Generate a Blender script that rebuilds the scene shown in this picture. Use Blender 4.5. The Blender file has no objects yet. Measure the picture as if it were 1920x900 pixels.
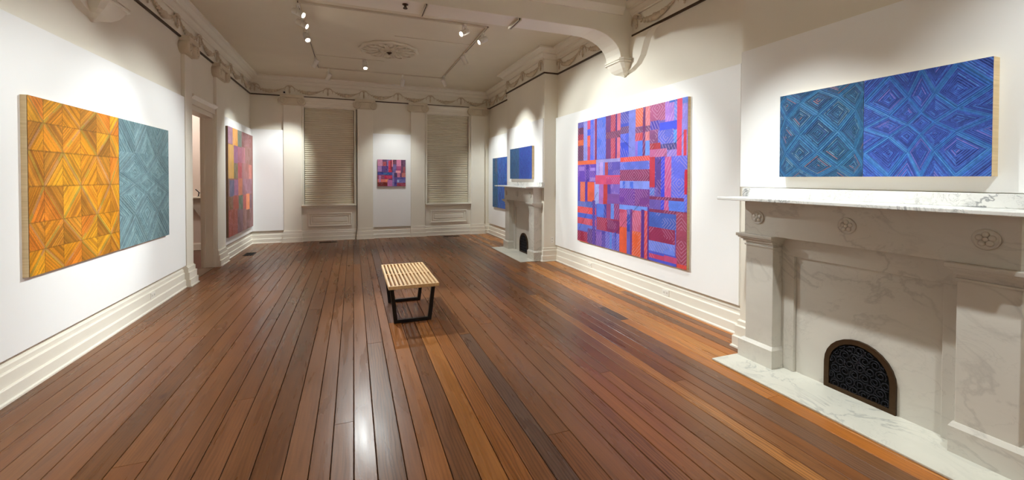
import bpy, bmesh, math, random
import numpy as np
from mathutils import Matrix, Vector
random.seed(7)
rng = np.random.default_rng(7)
scene = bpy.context.scene
C = scene.collection
PI = math.pi

# ---------------------------------------------------------------- camera, world, exposure
CAM_YAW, CAM_PITCH, CAM_ROLL = 0.3611, 0.0155, 0.0027
cam_d = bpy.data.cameras.new('camera'); cam = bpy.data.objects.new('camera', cam_d); C.objects.link(cam)
cam_d.sensor_fit = 'HORIZONTAL'; cam_d.sensor_width = 36.0
cam_d.lens = 36.0 * 787.3 / 1920.0
cam_d.shift_y = -(450.0 - 346.62) / 1920.0
cam_d.clip_start = 0.05; cam_d.clip_end = 100
fw = Vector((math.sin(CAM_YAW)*math.cos(CAM_PITCH), math.cos(CAM_YAW)*math.cos(CAM_PITCH), -math.sin(CAM_PITCH)))
rt = Vector((math.cos(CAM_YAW), -math.sin(CAM_YAW), 0)); up = rt.cross(fw)
r2 = rt*math.cos(CAM_ROLL) + up*math.sin(CAM_ROLL); u2 = up*math.cos(CAM_ROLL) - rt*math.sin(CAM_ROLL)
mw = Matrix.Identity(4)
for i in range(3):
    mw[i][0] = r2[i]; mw[i][1] = u2[i]; mw[i][2] = -fw[i]
mw[0][3], mw[1][3], mw[2][3] = 0, 0, 1.55
cam.matrix_world = mw
scene.camera = cam
world = bpy.data.worlds.new('world'); scene.world = world; world.use_nodes = True
world.node_tree.nodes['Background'].inputs[0].default_value = (.35, .4, .5, 1)
world.node_tree.nodes['Background'].inputs[1].default_value = 0.05
vs = scene.view_settings
vs.view_transform = 'Standard'; vs.look = 'None'; vs.gamma = 1; vs.use_curve_mapping = False
vs.exposure = 0.45
scene.cycles.diffuse_bounces = 10; scene.cycles.max_bounces = 14
LAMP_W = 1.0        # overall scale of all spotlights
LAMP_COL = (0.92, 0.975, 0.965)

# ---------------------------------------------------------------- room dimensions (metres)
XL, XR, XB = -2.26, 3.61, 3.33          # left wall, right wall, chimney breast faces
YE, YB = 11.36, -1.70                   # far wall, near (rear) wall
ZF, ZC = 3.50, 3.95                     # picture rail, ceiling
BY0, BY1, BZ = 4.85, 5.20, 3.535         # ceiling beam
FB = (7.12, 9.14); NB = (0.85, 2.86)    # far / near chimney breast along Y
D0, D1, DZ = 7.45, 8.60, 2.60           # doorway in the left wall

# ---------------------------------------------------------------- helpers
def s2l(c):
    c = np.asarray(c, float)/255.0
    return np.where(c <= .04045, c/12.92, ((c+.055)/1.055)**2.4)
def lin(*c):
    v = s2l(c); return (float(v[0]), float(v[1]), float(v[2]), 1)

def link(o, parent=None):
    C.objects.link(o)
    if parent is not None: o.parent = parent
    return o
def tag(o, label=None, cat=None, group=None, kind=None):
    if label: o['label'] = label
    if cat: o['category'] = cat
    if group: o['group'] = group
    if kind: o['kind'] = kind
    return o
def empty(name, loc=(0, 0, 0), rz=0):
    o = bpy.data.objects.new(name, None); C.objects.link(o)
    o.location = loc; o.rotation_euler = (0, 0, rz); o.empty_display_size = .1
    return o

class MB:
    def __init__(s): s.v = []; s.f = []; s.sm = []
    def add(s, verts, faces, smooth=False):
        n = len(s.v); s.v += [tuple(map(float, p)) for p in verts]
        for f in faces: s.f.append(tuple(n+i for i in f)); s.sm.append(smooth)
        return s
    def box(s, x0, x1, y0, y1, z0, z1):
        if x0 > x1: x0, x1 = x1, x0
        if y0 > y1: y0, y1 = y1, y0
        if z0 > z1: z0, z1 = z1, z0
        v = [(x0,y0,z0),(x1,y0,z0),(x1,y1,z0),(x0,y1,z0),(x0,y0,z1),(x1,y0,z1),(x1,y1,z1),(x0,y1,z1)]
        return s.add(v, [(3,2,1,0),(4,5,6,7),(0,1,5,4),(1,2,6,5),(2,3,7,6),(3,0,4,7)])
    def hexa(s, bot, top):
        return s.add(list(bot)+list(top), [(3,2,1,0),(4,5,6,7),(0,1,5,4),(1,2,6,5),(2,3,7,6),(3,0,4,7)])
    def prism(s, poly, fn, a0, a1, smooth=False):
        """poly: 2D points, fn(p, q, a) -> xyz, extruded from a0 to a1"""
        n = len(poly)
        v = [fn(p, q, a0) for p, q in poly] + [fn(p, q, a1) for p, q in poly]
        s.add(v, [tuple(range(n))[::-1], tuple(range(n, 2*n))])
        m = len(s.v) - 2*n
        for i in range(n):
            j = (i+1) % n
            s.f.append((m+i, m+j, m+n+j, m+n+i)); s.sm.append(smooth)
        return s
    def tube(s, pts, r, n=8, closed=False, cap=True):
        pts = [Vector(p) for p in pts]; m = len(pts); rings = []
        rr = r if isinstance(r, (list, tuple)) else [r]*m
        prev = None
        for i, p in enumerate(pts):
            if closed: t = pts[(i+1) % m] - pts[i-1]
            else: t = pts[min(i+1, m-1)] - pts[max(i-1, 0)]
            t.normalize()
            if prev is None:
                a = Vector((0,0,1)) if abs(t.z) < .9 else Vector((1,0,0))
                u = t.cross(a).normalized()
            else:
                u = (prev - t*prev.dot(t)).normalized()
            w = t.cross(u); prev = u
            rings.append([p + (u*math.cos(2*PI*k/n) + w*math.sin(2*PI*k/n))*rr[i] for k in range(n)])
        b = len(s.v); s.v += [tuple(q) for R in rings for q in R]
        for i in range(m if closed else m-1):
            j = (i+1) % m
            for k in range(n):
                l = (k+1) % n
                s.f.append((b+i*n+k, b+i*n+l, b+j*n+l, b+j*n+k)); s.sm.append(True)
        if not closed and cap:
            s.f.append(tuple(b+k for k in range(n))[::-1]); s.sm.append(False)
            s.f.append(tuple(b+(m-1)*n+k for k in range(n))); s.sm.append(False)
        return s
    def lathe(s, prof, origin=(0,0,0), axis=(0,0,1), n=20, smooth=True, lobes=0, amp=0):
        ax = Vector(axis).normalized(); a = Vector((0,0,1)) if abs(ax.z) < .9 else Vector((1,0,0))
        u = ax.cross(a).normalized(); w = ax.cross(u); o = Vector(origin)
        b = len(s.v)
        for r, h in prof:
            for k in range(n):
                t = 2*PI*k/n; q = r*(1 + (amp*math.cos(lobes*t) if lobes else 0))
                s.v.append(tuple(o + ax*h + (u*math.cos(t) + w*math.sin(t))*q))
        for i in range(len(prof)-1):
            for k in range(n):
                l = (k+1) % n
                s.f.append((b+i*n+k, b+i*n+l, b+(i+1)*n+l, b+(i+1)*n+k)); s.sm.append(smooth)
        s.f.append(tuple(b+k for k in range(n))[::-1]); s.sm.append(False)
        s.f.append(tuple(b+(len(prof)-1)*n+k for k in range(n))); s.sm.append(False)
        return s
    def ball(s, c, rx, ry, rz, n=8, m=6):
        b = len(s.v)
        for i in range(m+1):
            th = PI*i/m
            for k in range(n):
                ph = 2*PI*k/n
                s.v.append((c[0]+rx*math.sin(th)*math.cos(ph), c[1]+ry*math.sin(th)*math.sin(ph), c[2]+rz*math.cos(th)))
        for i in range(m):
            for k in range(n):
                l = (k+1) % n
                s.f.append((b+i*n+k, b+(i+1)*n+k, b+(i+1)*n+l, b+i*n+l)); s.sm.append(True)
        return s
    def sweep(s, prof, path, closed=False):
        """prof: (d, z) offsets to the right-hand side of a plan path, mitred at corners"""
        P = [Vector((x, y)) for x, y in path]; m = len(P); rows = []
        for i in range(m):
            def nrm(a, b):
                d = (b-a).normalized(); return Vector((d.y, -d.x))
            if closed or 0 < i < m-1:
                n1 = nrm(P[i-1], P[i]); n2 = nrm(P[i], P[(i+1) % m])
                k = n1 + n2; k = k/ max(k.dot(n1), .05)
            elif i == 0: k = nrm(P[0], P[1])
            else: k = nrm(P[-2], P[-1])
            rows.append([(P[i].x + k.x*d, P[i].y + k.y*d, z) for d, z in prof])
        q = len(prof); b = len(s.v)
        for r in rows: s.v += r
        for i in range(m if closed else m-1):
            j = (i+1) % m
            for a in range(q):
                c = (a+1) % q
                s.f.append((b+i*q+a, b+i*q+c, b+j*q+c, b+j*q+a)); s.sm.append(False)
        if not closed:
            s.f.append(tuple(b+a for a in range(q))); s.sm.append(False)
            s.f.append(tuple(b+(m-1)*q+a for a in range(q))[::-1]); s.sm.append(False)
        return s
    def mesh(s, name, mat):
        me = bpy.data.meshes.new(name); me.from_pydata(s.v, [], s.f)
        me.polygons.foreach_set('use_smooth', s.sm)
        bm = bmesh.new(); bm.from_mesh(me); bmesh.ops.recalc_face_normals(bm, faces=bm.faces); bm.to_mesh(me); bm.free()
        if mat: me.materials.append(mat)
        me.update(); return me
    def build(s, name, mat, parent=None, bevel=0, seg=2):
        o = bpy.data.objects.new(name, s.mesh(name, mat)); link(o, parent)
        if bevel:
            m = o.modifiers.new('bevel', 'BEVEL'); m.width = bevel; m.segments = seg; m.limit_method = 'ANGLE'; m.angle_limit = .6
        return o
def inst(me, name, parent, M):
    o = bpy.data.objects.new(name, me); link(o, parent); o.matrix_local = M; return o
def struct(o): o['kind'] = 'structure'; return o

# ---------------------------------------------------------------- materials
def mat(name):
    m = bpy.data.materials.new(name); m.use_nodes = True
    nt = m.node_tree; b = nt.nodes['Principled BSDF']
    return m, nt, b
def node(nt, t, **kw):
    n = nt.nodes.new(t)
    for k, v in kw.items():
        if k.startswith('i_'):
            key = k[2:]; key = int(key) if key.isdigit() else key.replace('_', ' ')
            n.inputs[key].default_value = v
        else: setattr(n, k, v)
    return n
def ramp(nt, stops, interp='LINEAR'):
    r = nt.nodes.new('ShaderNodeValToRGB'); r.color_ramp.interpolation = interp
    e = r.color_ramp.elements
    while len(e) < len(stops): e.new(.5)
    for k, (p, c) in enumerate(stops): e[k].position = p; e[k].color = c
    return r
def paint(name, col, rough=.6, scale=3, var=.04, bump=.05, bscale=180, spec=.35):
    m, nt, b = mat(name); L = nt.links.new
    tc = node(nt, 'ShaderNodeTexCoord'); n = node(nt, 'ShaderNodeTexNoise', i_Scale=scale, i_Detail=4.0)
    L(tc.outputs['Object'], n.inputs['Vector'])
    lo = tuple(c*(1-var) for c in col[:3])+(1,); hi = tuple(min(c*(1+var), 1) for c in col[:3])+(1,)
    r = ramp(nt, [(.3, lo), (.7, hi)]); L(n.outputs['Fac'], r.inputs[0]); L(r.outputs[0], b.inputs['Base Color'])
    b.inputs['Roughness'].default_value = rough; b.inputs['Specular IOR Level'].default_value = spec
    if bump:
        n2 = node(nt, 'ShaderNodeTexNoise', i_Scale=bscale, i_Detail=2.0); L(tc.outputs['Object'], n2.inputs['Vector'])
        bp = node(nt, 'ShaderNodeBump', i_Strength=bump, i_Distance=.002); L(n2.outputs['Fac'], bp.inputs['Height']); L(bp.outputs[0], b.inputs['Normal'])
    return m
def metal(name, col, rough=.4, metallic=1.0, var=.1):
    m = paint(name, col, rough, 30, var, 0); m.node_tree.nodes['Principled BSDF'].inputs['Metallic'].default_value = metallic; return m
def emit(name, col, strength):
    m, nt, b = mat(name); b.inputs['Base Color'].default_value = col
    b.inputs['Emission Color'].default_value = col; b.inputs['Emission Strength'].default_value = strength; return m
def wood_floor(name):
    m, nt, b = mat(name); L = nt.links.new
    tc = node(nt, 'ShaderNodeTexCoord'); oi = node(nt, 'ShaderNodeObjectInfo')
    off = node(nt, 'ShaderNodeVectorMath', operation='SCALE'); off.inputs[0].default_value = (37.0, 61.0, 13.0); L(oi.outputs['Random'], off.inputs['Scale'])
    add = node(nt, 'ShaderNodeVectorMath', operation='ADD'); L(tc.outputs['Object'], add.inputs[0]); L(off.outputs[0], add.inputs[1])
    mp = node(nt, 'ShaderNodeMapping'); mp.inputs['Scale'].default_value = (34, 1.5, 8); L(add.outputs[0], mp.inputs['Vector'])
    g = node(nt, 'ShaderNodeTexNoise', i_Scale=1.0, i_Detail=5.0, i_Roughness=.6, i_Distortion=1.4); L(mp.outputs[0], g.inputs['Vector'])
    mp2 = node(nt, 'ShaderNodeMapping'); mp2.inputs['Scale'].default_value = (9, .9, 3); L(add.outputs[0], mp2.inputs['Vector'])
    g2 = node(nt, 'ShaderNodeTexNoise', i_Scale=1.0, i_Detail=3.0, i_Distortion=.8); L(mp2.outputs[0], g2.inputs['Vector'])
    w = node(nt, 'ShaderNodeTexWave', wave_type='BANDS', bands_direction='X', i_Scale=16.0, i_Distortion=9.0, i_Detail=2.0, i_Detail_Scale=1.2)
    mp3 = node(nt, 'ShaderNodeMapping'); mp3.inputs['Scale'].default_value = (1, .10, 1); L(add.outputs[0], mp3.inputs['Vector']); L(mp3.outputs[0], w.inputs['Vector'])
    r1 = ramp(nt, [(.28, (.80,.78,.77,1)), (.5, (1.0,1.0,1.0,1)), (.74, (1.15,1.14,1.12,1))]); L(g.outputs['Fac'], r1.inputs[0])
    r2 = ramp(nt, [(.3, (.86,.85,.85,1)), (.7, (1.13,1.12,1.1,1))]); L(g2.outputs['Fac'], r2.inputs[0])
    r3 = ramp(nt, [(.0, (.48,.42,.38,1)), (.3, (.88,.86,.84,1)), (.8, (1.05,1.05,1.05,1))]); L(w.outputs['Fac'], r3.inputs[0])
    mu = node(nt, 'ShaderNodeMix', data_type='RGBA', blend_type='MULTIPLY'); mu.inputs[0].default_value = 1
    L(oi.outputs['Color'], mu.inputs[6]); L(r1.outputs[0], mu.inputs[7])
    mu2 = node(nt, 'ShaderNodeMix', data_type='RGBA', blend_type='MULTIPLY'); mu2.inputs[0].default_value = 1
    L(mu.outputs[2], mu2.inputs[6]); L(r2.outputs[0], mu2.inputs[7])
    mu3 = node(nt, 'ShaderNodeMix', data_type='RGBA', blend_type='MULTIPLY'); L(mu2.outputs[2], mu3.inputs[6]); L(r3.outputs[0], mu3.inputs[7])
    L(oi.outputs['Alpha'], mu3.inputs[0])          # alpha of the plank colour = strength of its figure
    # knots
    vo = node(nt, 'ShaderNodeTexVoronoi', i_Scale=1.0); mp4 = node(nt, 'ShaderNodeMapping'); mp4.inputs['Scale'].default_value = (3.2, 1.3, 1); L(add.outputs[0], mp4.inputs['Vector']); L(mp4.outputs[0], vo.inputs['Vector'])
    rk = ramp(nt, [(.0, (.25,.18,.15,1)), (.045, (.55,.48,.44,1)), (.085, (1,1,1,1))]); L(vo.outputs['Distance'], rk.inputs[0])
    mu4 = node(nt, 'ShaderNodeMix', data_type='RGBA', blend_type='MULTIPLY'); mu4.inputs[0].default_value = .8; L(mu3.outputs[2], mu4.inputs[6]); L(rk.outputs[0], mu4.inputs[7])
    L(mu4.outputs[2], b.inputs['Base Color'])
    rr = ramp(nt, [(.3, (.24,.24,.24,1)), (.7, (.36,.36,.36,1))]); L(g2.outputs['Fac'], rr.inputs[0]); L(rr.outputs[0], b.inputs['Roughness'])
    b.inputs['Specular IOR Level'].default_value = .28
    nb = node(nt, 'ShaderNodeTexNoise', i_Scale=55.0, i_Detail=2.0); L(tc.outputs['Object'], nb.inputs['Vector'])
    bp = node(nt, 'ShaderNodeBump', i_Strength=.12, i_Distance=.002); L(nb.outputs['Fac'], bp.inputs['Height'])
    bp2 = node(nt, 'ShaderNodeBump', i_Strength=.15, i_Distance=.0015); L(g.outputs['Fac'], bp2.inputs['Height']); L(bp.outputs[0], bp2.inputs['Normal']); L(bp2.outputs[0], b.inputs['Normal'])
    return m
def marble(name, base, vein, vs=2.2, width=.035, amount=.75, rough=.35, cloud=.12, stretch=(1,1,1)):
    m, nt, b = mat(name); L = nt.links.new
    tc = node(nt, 'ShaderNodeTexCoord'); mp = node(nt, 'ShaderNodeMapping'); mp.inputs['Rotation'].default_value = (.7, .5, .3); mp.inputs['Scale'].default_value = stretch
    L(tc.outputs['Object'], mp.inputs['Vector'])
    cl = node(nt, 'ShaderNodeTexNoise', i_Scale=2.6, i_Detail=5.0, i_Distortion=.6); L(mp.outputs[0], cl.inputs['Vector'])
    lo = tuple(c*(1-cloud) for c in base[:3])+(1,)
    rc = ramp(nt, [(.3, lo), (.65, base)]); L(cl.outputs['Fac'], rc.inputs[0])
    prev = rc.outputs[0]
    for k, (sc, wd, am) in enumerate(((vs, width, amount), (vs*2.7, width*.6, amount*.55))):
        n = node(nt, 'ShaderNodeTexNoise', i_Scale=sc, i_Detail=6.0, i_Roughness=.55, i_Distortion=1.6+k); L(mp.outputs[0], n.inputs['Vector'])
        su = node(nt, 'ShaderNodeMath', operation='SUBTRACT'); su.inputs[1].default_value = .5; L(n.outputs['Fac'], su.inputs[0])
        ab = node(nt, 'ShaderNodeMath', operation='ABSOLUTE'); L(su.outputs[0], ab.inputs[0])
        rv = ramp(nt, [(0, (am,)*3+(1,)), (wd, (0,0,0,1))]); L(ab.outputs[0], rv.inputs[0])
        mk = node(nt, 'ShaderNodeTexNoise', i_Scale=sc*.7, i_Detail=1.0); L(tc.outputs['Object'], mk.inputs['Vector'])
        rm = ramp(nt, [(.42, (0,0,0,1)), (.6, (1,1,1,1))]); L(mk.outputs['Fac'], rm.inputs[0])
        mm = node(nt, 'ShaderNodeMath', operation='MULTIPLY'); L(rv.outputs[0], mm.inputs[0]); L(rm.outputs[0], mm.inputs[1])
        mx = node(nt, 'ShaderNodeMix', data_type='RGBA'); L(mm.outputs[0], mx.inputs[0]); L(prev, mx.inputs[6]); mx.inputs[7].default_value = vein; prev = mx.outputs[2]
    L(prev, b.inputs['Base Color']); b.inputs['Roughness'].default_value = rough
    return m
def grain(name, light, dark, axis=(30, 1.5, 30), rough=.45):
    m, nt, b = mat(name); L = nt.links.new
    tc = node(nt, 'ShaderNodeTexCoord'); mp = node(nt, 'ShaderNodeMapping'); mp.inputs['Scale'].default_value = axis; L(tc.outputs['Object'], mp.inputs['Vector'])
    n = node(nt, 'ShaderNodeTexNoise', i_Scale=2.0, i_Detail=4.0, i_Distortion=.5); L(mp.outputs[0], n.inputs['Vector'])
    r = ramp(nt, [(.3, dark), (.7, light)]); L(n.outputs['Fac'], r.inputs[0]); L(r.outputs[0], b.inputs['Base Color']); b.inputs['Roughness'].default_value = rough
    return m
def art_material(name, rough=.55):
    m, nt, b = mat(name); L = nt.links.new
    a = node(nt, 'ShaderNodeAttribute', attribute_name='pigment')
    tc = node(nt, 'ShaderNodeTexCoord'); n = node(nt, 'ShaderNodeTexNoise', i_Scale=90.0, i_Detail=3.0); L(tc.outputs['Object'], n.inputs['Vector'])
    r = ramp(nt, [(.3, (.88,.88,.88,1)), (.7, (1.1,1.1,1.1,1))]); L(n.outputs['Fac'], r.inputs[0])
    mu = node(nt, 'ShaderNodeMix', data_type='RGBA', blend_type='MULTIPLY'); mu.inputs[0].default_value = 1
    L(a.outputs['Color'], mu.inputs[6]); L(r.outputs[0], mu.inputs[7]); L(mu.outputs[2], b.inputs['Base Color'])
    b.inputs['Roughness'].default_value = rough; b.inputs['Specular IOR Level'].default_value = .3
    return m

M = {}
M['wall'] = paint('wall_paint', lin(232, 227, 213), .6, 1.5, .02)
M['trim'] = paint('trim_paint', lin(232, 227, 213), .42, 2, .02, .03)
M['base'] = paint('baseboard_paint', lin(232, 227, 214), .38, 2, .02, .03)
M['panel'] = paint('panel_paint', lin(243, 244, 243), .6, 1, .01, .03)
M['capital'] = paint('capital_shade_tint', lin(214, 203, 181), .55, 8, .04)  # darker than the trim: shadow outline of the capitals put into their colour
M['plaster'] = paint('garland_plaster', lin(206, 193, 170), .55, 8, .06)  # one even tone for the garlands, darker than the trim
M['ceil'] = paint('ceiling_paint', lin(220, 211, 190), .7, 2, .02)
M['rail'] = paint('picture_rail_bronze', lin(62, 46, 28), .5, 10, .15, 0)
M['plank'] = wood_floor('heart_pine_plank')
M['sub'] = paint('subfloor_dark', lin(22, 14, 9), .9, 5, .2)
M['marble'] = marble('grey_marble', lin(208, 204, 194), lin(140, 137, 131), 1.5, .022, .34, .38, .10, (1, .6, 1))
M['marble_w'] = marble('white_veined_marble', lin(228, 228, 224), lin(112, 114, 118), 3.6, .034, .9, .28, .06)
M['hearth'] = marble('hearth_marble', lin(214, 212, 200), lin(150, 152, 148), 2.2, .03, .6, .3, .10)
M['bench'] = grain('blond_bench_wood', lin(236, 204, 156), lin(212, 172, 120))
M['black'] = paint('black_lacquer', lin(16, 17, 20), .3, 20, .2, .03)
M['bronze'] = metal('dark_bronze', lin(72, 54, 36), .45, .7)
M['iron'] = metal('black_iron', lin(38, 38, 44), .4, .6)
M['void'] = paint('matte_black', lin(6, 6, 7), .95, 8, .3, 0)  # plain black for grate backing, vent openings and camera lens
M['white_metal'] = paint('white_enamel', lin(226, 222, 212), .35, 10, .02, 0)
M['track'] = paint('track_enamel', lin(206, 196, 176), .4, 10, .03, 0)
M['groove'] = paint('track_groove', lin(46, 38, 28), .6, 10, .1, 0)
M['lens'] = emit('lamp_lens', (1.0, .93, .80, 1), 40)
M['lens_dim'] = emit('lamp_lens_rim', (1.0, .93, .80, 1), 6)
M['blind'] = paint('pleated_blind_fabric', lin(210, 203, 182), .75, 6, .03, .1, 400)
M['edge'] = grain('birch_panel_edge', lin(226, 202, 158), lin(208, 182, 138), (1.5, 1.5, 40), .6)
M['edge_dark'] = paint('stained_panel_edge', lin(120, 96, 74), .6, 20, .08, 0)
M['vent'] = metal('vent_metal', lin(46, 32, 22), .5, .4)
M['plastic'] = paint('outlet_plastic', lin(238, 235, 226), .35, 10, .01, 0)
M['glass'] = paint('night_glass', lin(20, 22, 26), .08, 3, .05, 0, 100, .5)
M['hall'] = paint('hall_paint', lin(214, 200, 190), .6, 2, .02)
M['hallshade'] = paint('hall_shade_grey', lin(168, 158, 148), .6, 2, .03)  # grey of the shade below the hall ledge, put into the colour
M['art'] = art_material('artist_pigment')

# painted patches: u0, u1, v0, v1, sRGB, hatch
BIG=[(0,0.074,0.953,1.083,(90,90,175),0),(0,0.074,0.898,0.953,(110,60,90),1),(0,0.074,0.851,0.898,(155,40,60),1),(0,0.074,0.805,0.851,(225,110,70),0),(0,0.074,0.666,0.805,(95,52,85),1),(0.074,0.124,0.663,1.072,(140,150,228),0),(0.124,0.159,0.93,1.064,(222,90,125),0),(0.124,0.159,0.876,0.93,(80,100,232),0),(0.124,0.159,0.787,0.876,(238,100,85),0),(0.124,0.159,0.661,0.787,(200,80,112),0),(0.159,0.199,0.659,1.058,(90,112,236),0),(0.199,0.22,0.658,1.052,(140,130,212),0),(0.217,0.237,0.657,1.049,(150,50,82),0),(0,0.23,0.642,0.675,(240,112,72),0),(0,0.23,0.49,0.642,(105,72,182),1),(0.016,0.088,0.591,0.628,(150,115,215),0),(0.108,0.146,0.491,0.642,(80,55,160),0),(0.157,0.22,0.589,0.615,(160,130,220),0),(0.157,0.22,0.506,0.536,(150,120,200),0),(0,0.034,0.33,0.498,(80,80,182),0),(0.034,0.096,0.333,0.499,(226,106,70),0),(0.096,0.127,0.337,0.499,(85,60,162),0),(0.127,0.212,0.34,0.5,(226,96,65),0),(0.212,0.23,0.317,0.501,(150,150,230),0),(0,0.23,0.292,0.337,(90,110,192),0),(0,0.23,0.237,0.292,(228,80,80),0),(0,0.23,0.198,0.237,(80,102,205),0),(0,0.23,0.147,0.198,(205,80,100),0),(0,0.23,0.093,0.147,(100,120,212),0),(0,0.13,-0.007,0.085,(152,40,68),1),(0.13,0.23,-0.013,0.12,(92,62,132),0),(0,0.143,-0.061,0.005,(228,90,60),0),(0.188,0.22,-0.008,0.351,(70,50,152),0),(0.237,0.337,0.677,1.055,(88,120,232),0),(0.337,0.39,0.673,1.041,(115,62,122),0),(0.39,0.45,0.67,1.031,(188,70,90),1),(0.435,0.45,0.669,1.027,(90,50,122),0),(0.45,0.488,0.668,1.022,(216,112,132),0),(0.337,0.488,0.827,0.876,(118,58,92),1),(0.232,0.488,0.65,0.676,(155,155,222),0),(0.23,0.267,0.548,0.655,(150,152,232),0),(0.267,0.309,0.547,0.653,(182,160,236),0),(0.309,0.328,0.547,0.652,(120,130,225),0),(0.328,0.361,0.547,0.651,(176,70,80),0),(0.361,0.484,0.547,0.647,(95,85,182),1),(0.224,0.484,0.484,0.552,(216,80,118),0),(0.344,0.484,0.482,0.54,(192,68,122),0),(0.224,0.265,0.324,0.482,(150,170,240),0),(0.265,0.313,0.328,0.483,(172,112,192),0),(0.313,0.356,0.331,0.484,(192,60,60),0),(0.356,0.39,0.411,0.484,(80,60,152),0),(0.39,0.484,0.414,0.485,(125,100,195),1),(0.356,0.484,0.337,0.414,(125,80,160),0),(0.24,0.321,0.216,0.33,(85,120,222),0),(0.321,0.347,0.222,0.334,(58,68,162),0),(0.347,0.393,0.226,0.337,(150,70,122),0),(0.393,0.426,0.201,0.34,(100,140,232),0),(0.426,0.484,0.207,0.343,(140,60,122),0),(0.24,0.484,0.126,0.226,(158,50,78),2),(0.356,0.484,0.129,0.219,(130,48,100),1),(0.23,0.299,-0.092,0.114,(125,90,182),1),(0.299,0.339,-0.08,0.123,(80,70,172),0),(0.339,0.478,-0.06,0.128,(105,110,212),1),(0.388,0.406,-0.063,0.126,(90,140,230),0),(0.433,0.448,-0.053,0.132,(70,80,180),0),(0.484,0.562,0.918,1.059,(78,85,182),1),(0.484,0.562,0.895,0.918,(70,85,200),0),(0.484,0.562,0.846,0.895,(98,66,112),1),(0.484,0.562,0.784,0.846,(80,100,220),1),(0.484,0.562,0.665,0.784,(60,80,212),0),(0.562,0.62,0.662,1.045,(120,130,216),0),(0.62,0.682,0.875,1.033,(226,106,70),1),(0.62,0.682,0.78,0.84,(200,70,80),0),(0.62,0.682,0.665,0.78,(85,125,236),0),(0.62,0.642,0.666,0.782,(140,110,215),0),(0.7,0.745,0.658,1.018,(212,118,122),1),(0.7,0.745,0.661,0.776,(110,152,242),0),(0.62,0.745,0.833,0.874,(120,70,112),1),(0.682,0.702,0.659,1.025,(108,42,100),0),(0.484,0.738,0.644,0.678,(228,80,70),0),(0.484,0.738,0.585,0.644,(95,112,216),2),(0.484,0.738,0.51,0.588,(138,52,95),2),(0.484,0.738,0.452,0.51,(130,150,240),0),(0.509,0.53,0.457,0.509,(70,110,226),0),(0.574,0.604,0.452,0.505,(75,112,228),0),(0.48,0.738,0.338,0.458,(112,60,160),2),(0.618,0.738,0.343,0.454,(122,60,142),1),(0.48,0.728,0.307,0.34,(112,150,240),0),(0.48,0.55,0.179,0.308,(202,80,112),1),(0.48,0.55,-0.1,0.183,(232,95,58),0),(0.55,0.581,-0.087,0.312,(100,100,192),1),(0.55,0.578,0.158,0.278,(48,70,175),0),(0.581,0.599,-0.081,0.315,(110,60,140),0),(0.599,0.675,0.166,0.31,(206,100,132),0),(0.599,0.675,-0.07,0.169,(232,100,55),0),(0.673,0.7,-0.058,0.323,(88,50,142),0),(0.7,0.728,-0.051,0.317,(222,80,80),0),(0.723,0.738,-0.047,0.341,(92,52,142),0),(0.738,0.849,0.889,1.06,(166,80,122),2),(0.849,0.912,0.876,1.04,(172,122,216),1),(0.912,1,0.864,1.023,(112,140,236),0),(0.88,0.952,0.987,1.032,(60,100,202),0),(0.74,0.811,0.836,0.895,(72,60,172),1),(0.811,1,0.823,0.877,(58,78,232),0),(0.738,0.802,0.751,0.839,(130,70,122),2),(0.802,0.912,0.743,0.83,(95,105,216),2),(0.912,1,0.734,0.82,(72,150,240),0),(0.738,0.821,0.714,0.753,(172,50,60),0),(0.821,1,0.704,0.741,(75,70,142),1),(0.738,0.864,0.665,0.714,(192,100,150),1),(0.864,1,0.657,0.703,(150,130,222),1),(0.962,1,0.657,0.966,(150,140,232),0),(0.93,0.962,0.664,1.038,(230,68,108),0),(0.975,0.994,0.654,0.811,(216,58,78),0),(0.738,0.779,0.471,0.667,(196,50,70),0),(0.779,0.827,0.431,0.665,(90,60,152),1),(0.824,0.852,0.329,0.663,(60,70,232),0),(0.85,0.898,0.333,0.661,(206,90,150),1),(0.896,1,0.339,0.662,(100,110,236),2),(0.983,1,0.437,0.58,(206,30,60),0),(0.738,0.802,0.323,0.472,(110,90,182),2),(0.743,0.777,0.422,0.464,(90,130,220),0),(0.738,0.98,0.393,0.414,(130,50,95),0),(0.88,0.983,0.334,0.394,(90,130,242),0),(0.738,1,0.313,0.333,(132,50,90),0),(0.738,0.933,0.199,0.314,(68,98,192),2),(0.931,1,-0.054,0.327,(166,70,95),2),(0.738,0.927,0.116,0.218,(152,45,85),2),(0.735,0.924,0.054,0.129,(112,140,242),0),(0.735,0.931,-0.09,0.064,(80,90,212),0),(0.738,0.864,0.019,0.047,(208,70,110),0),(0.849,0.938,0.017,0.053,(206,80,130),0),(0.938,1,-0.066,0.024,(232,80,70),0)]
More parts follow.
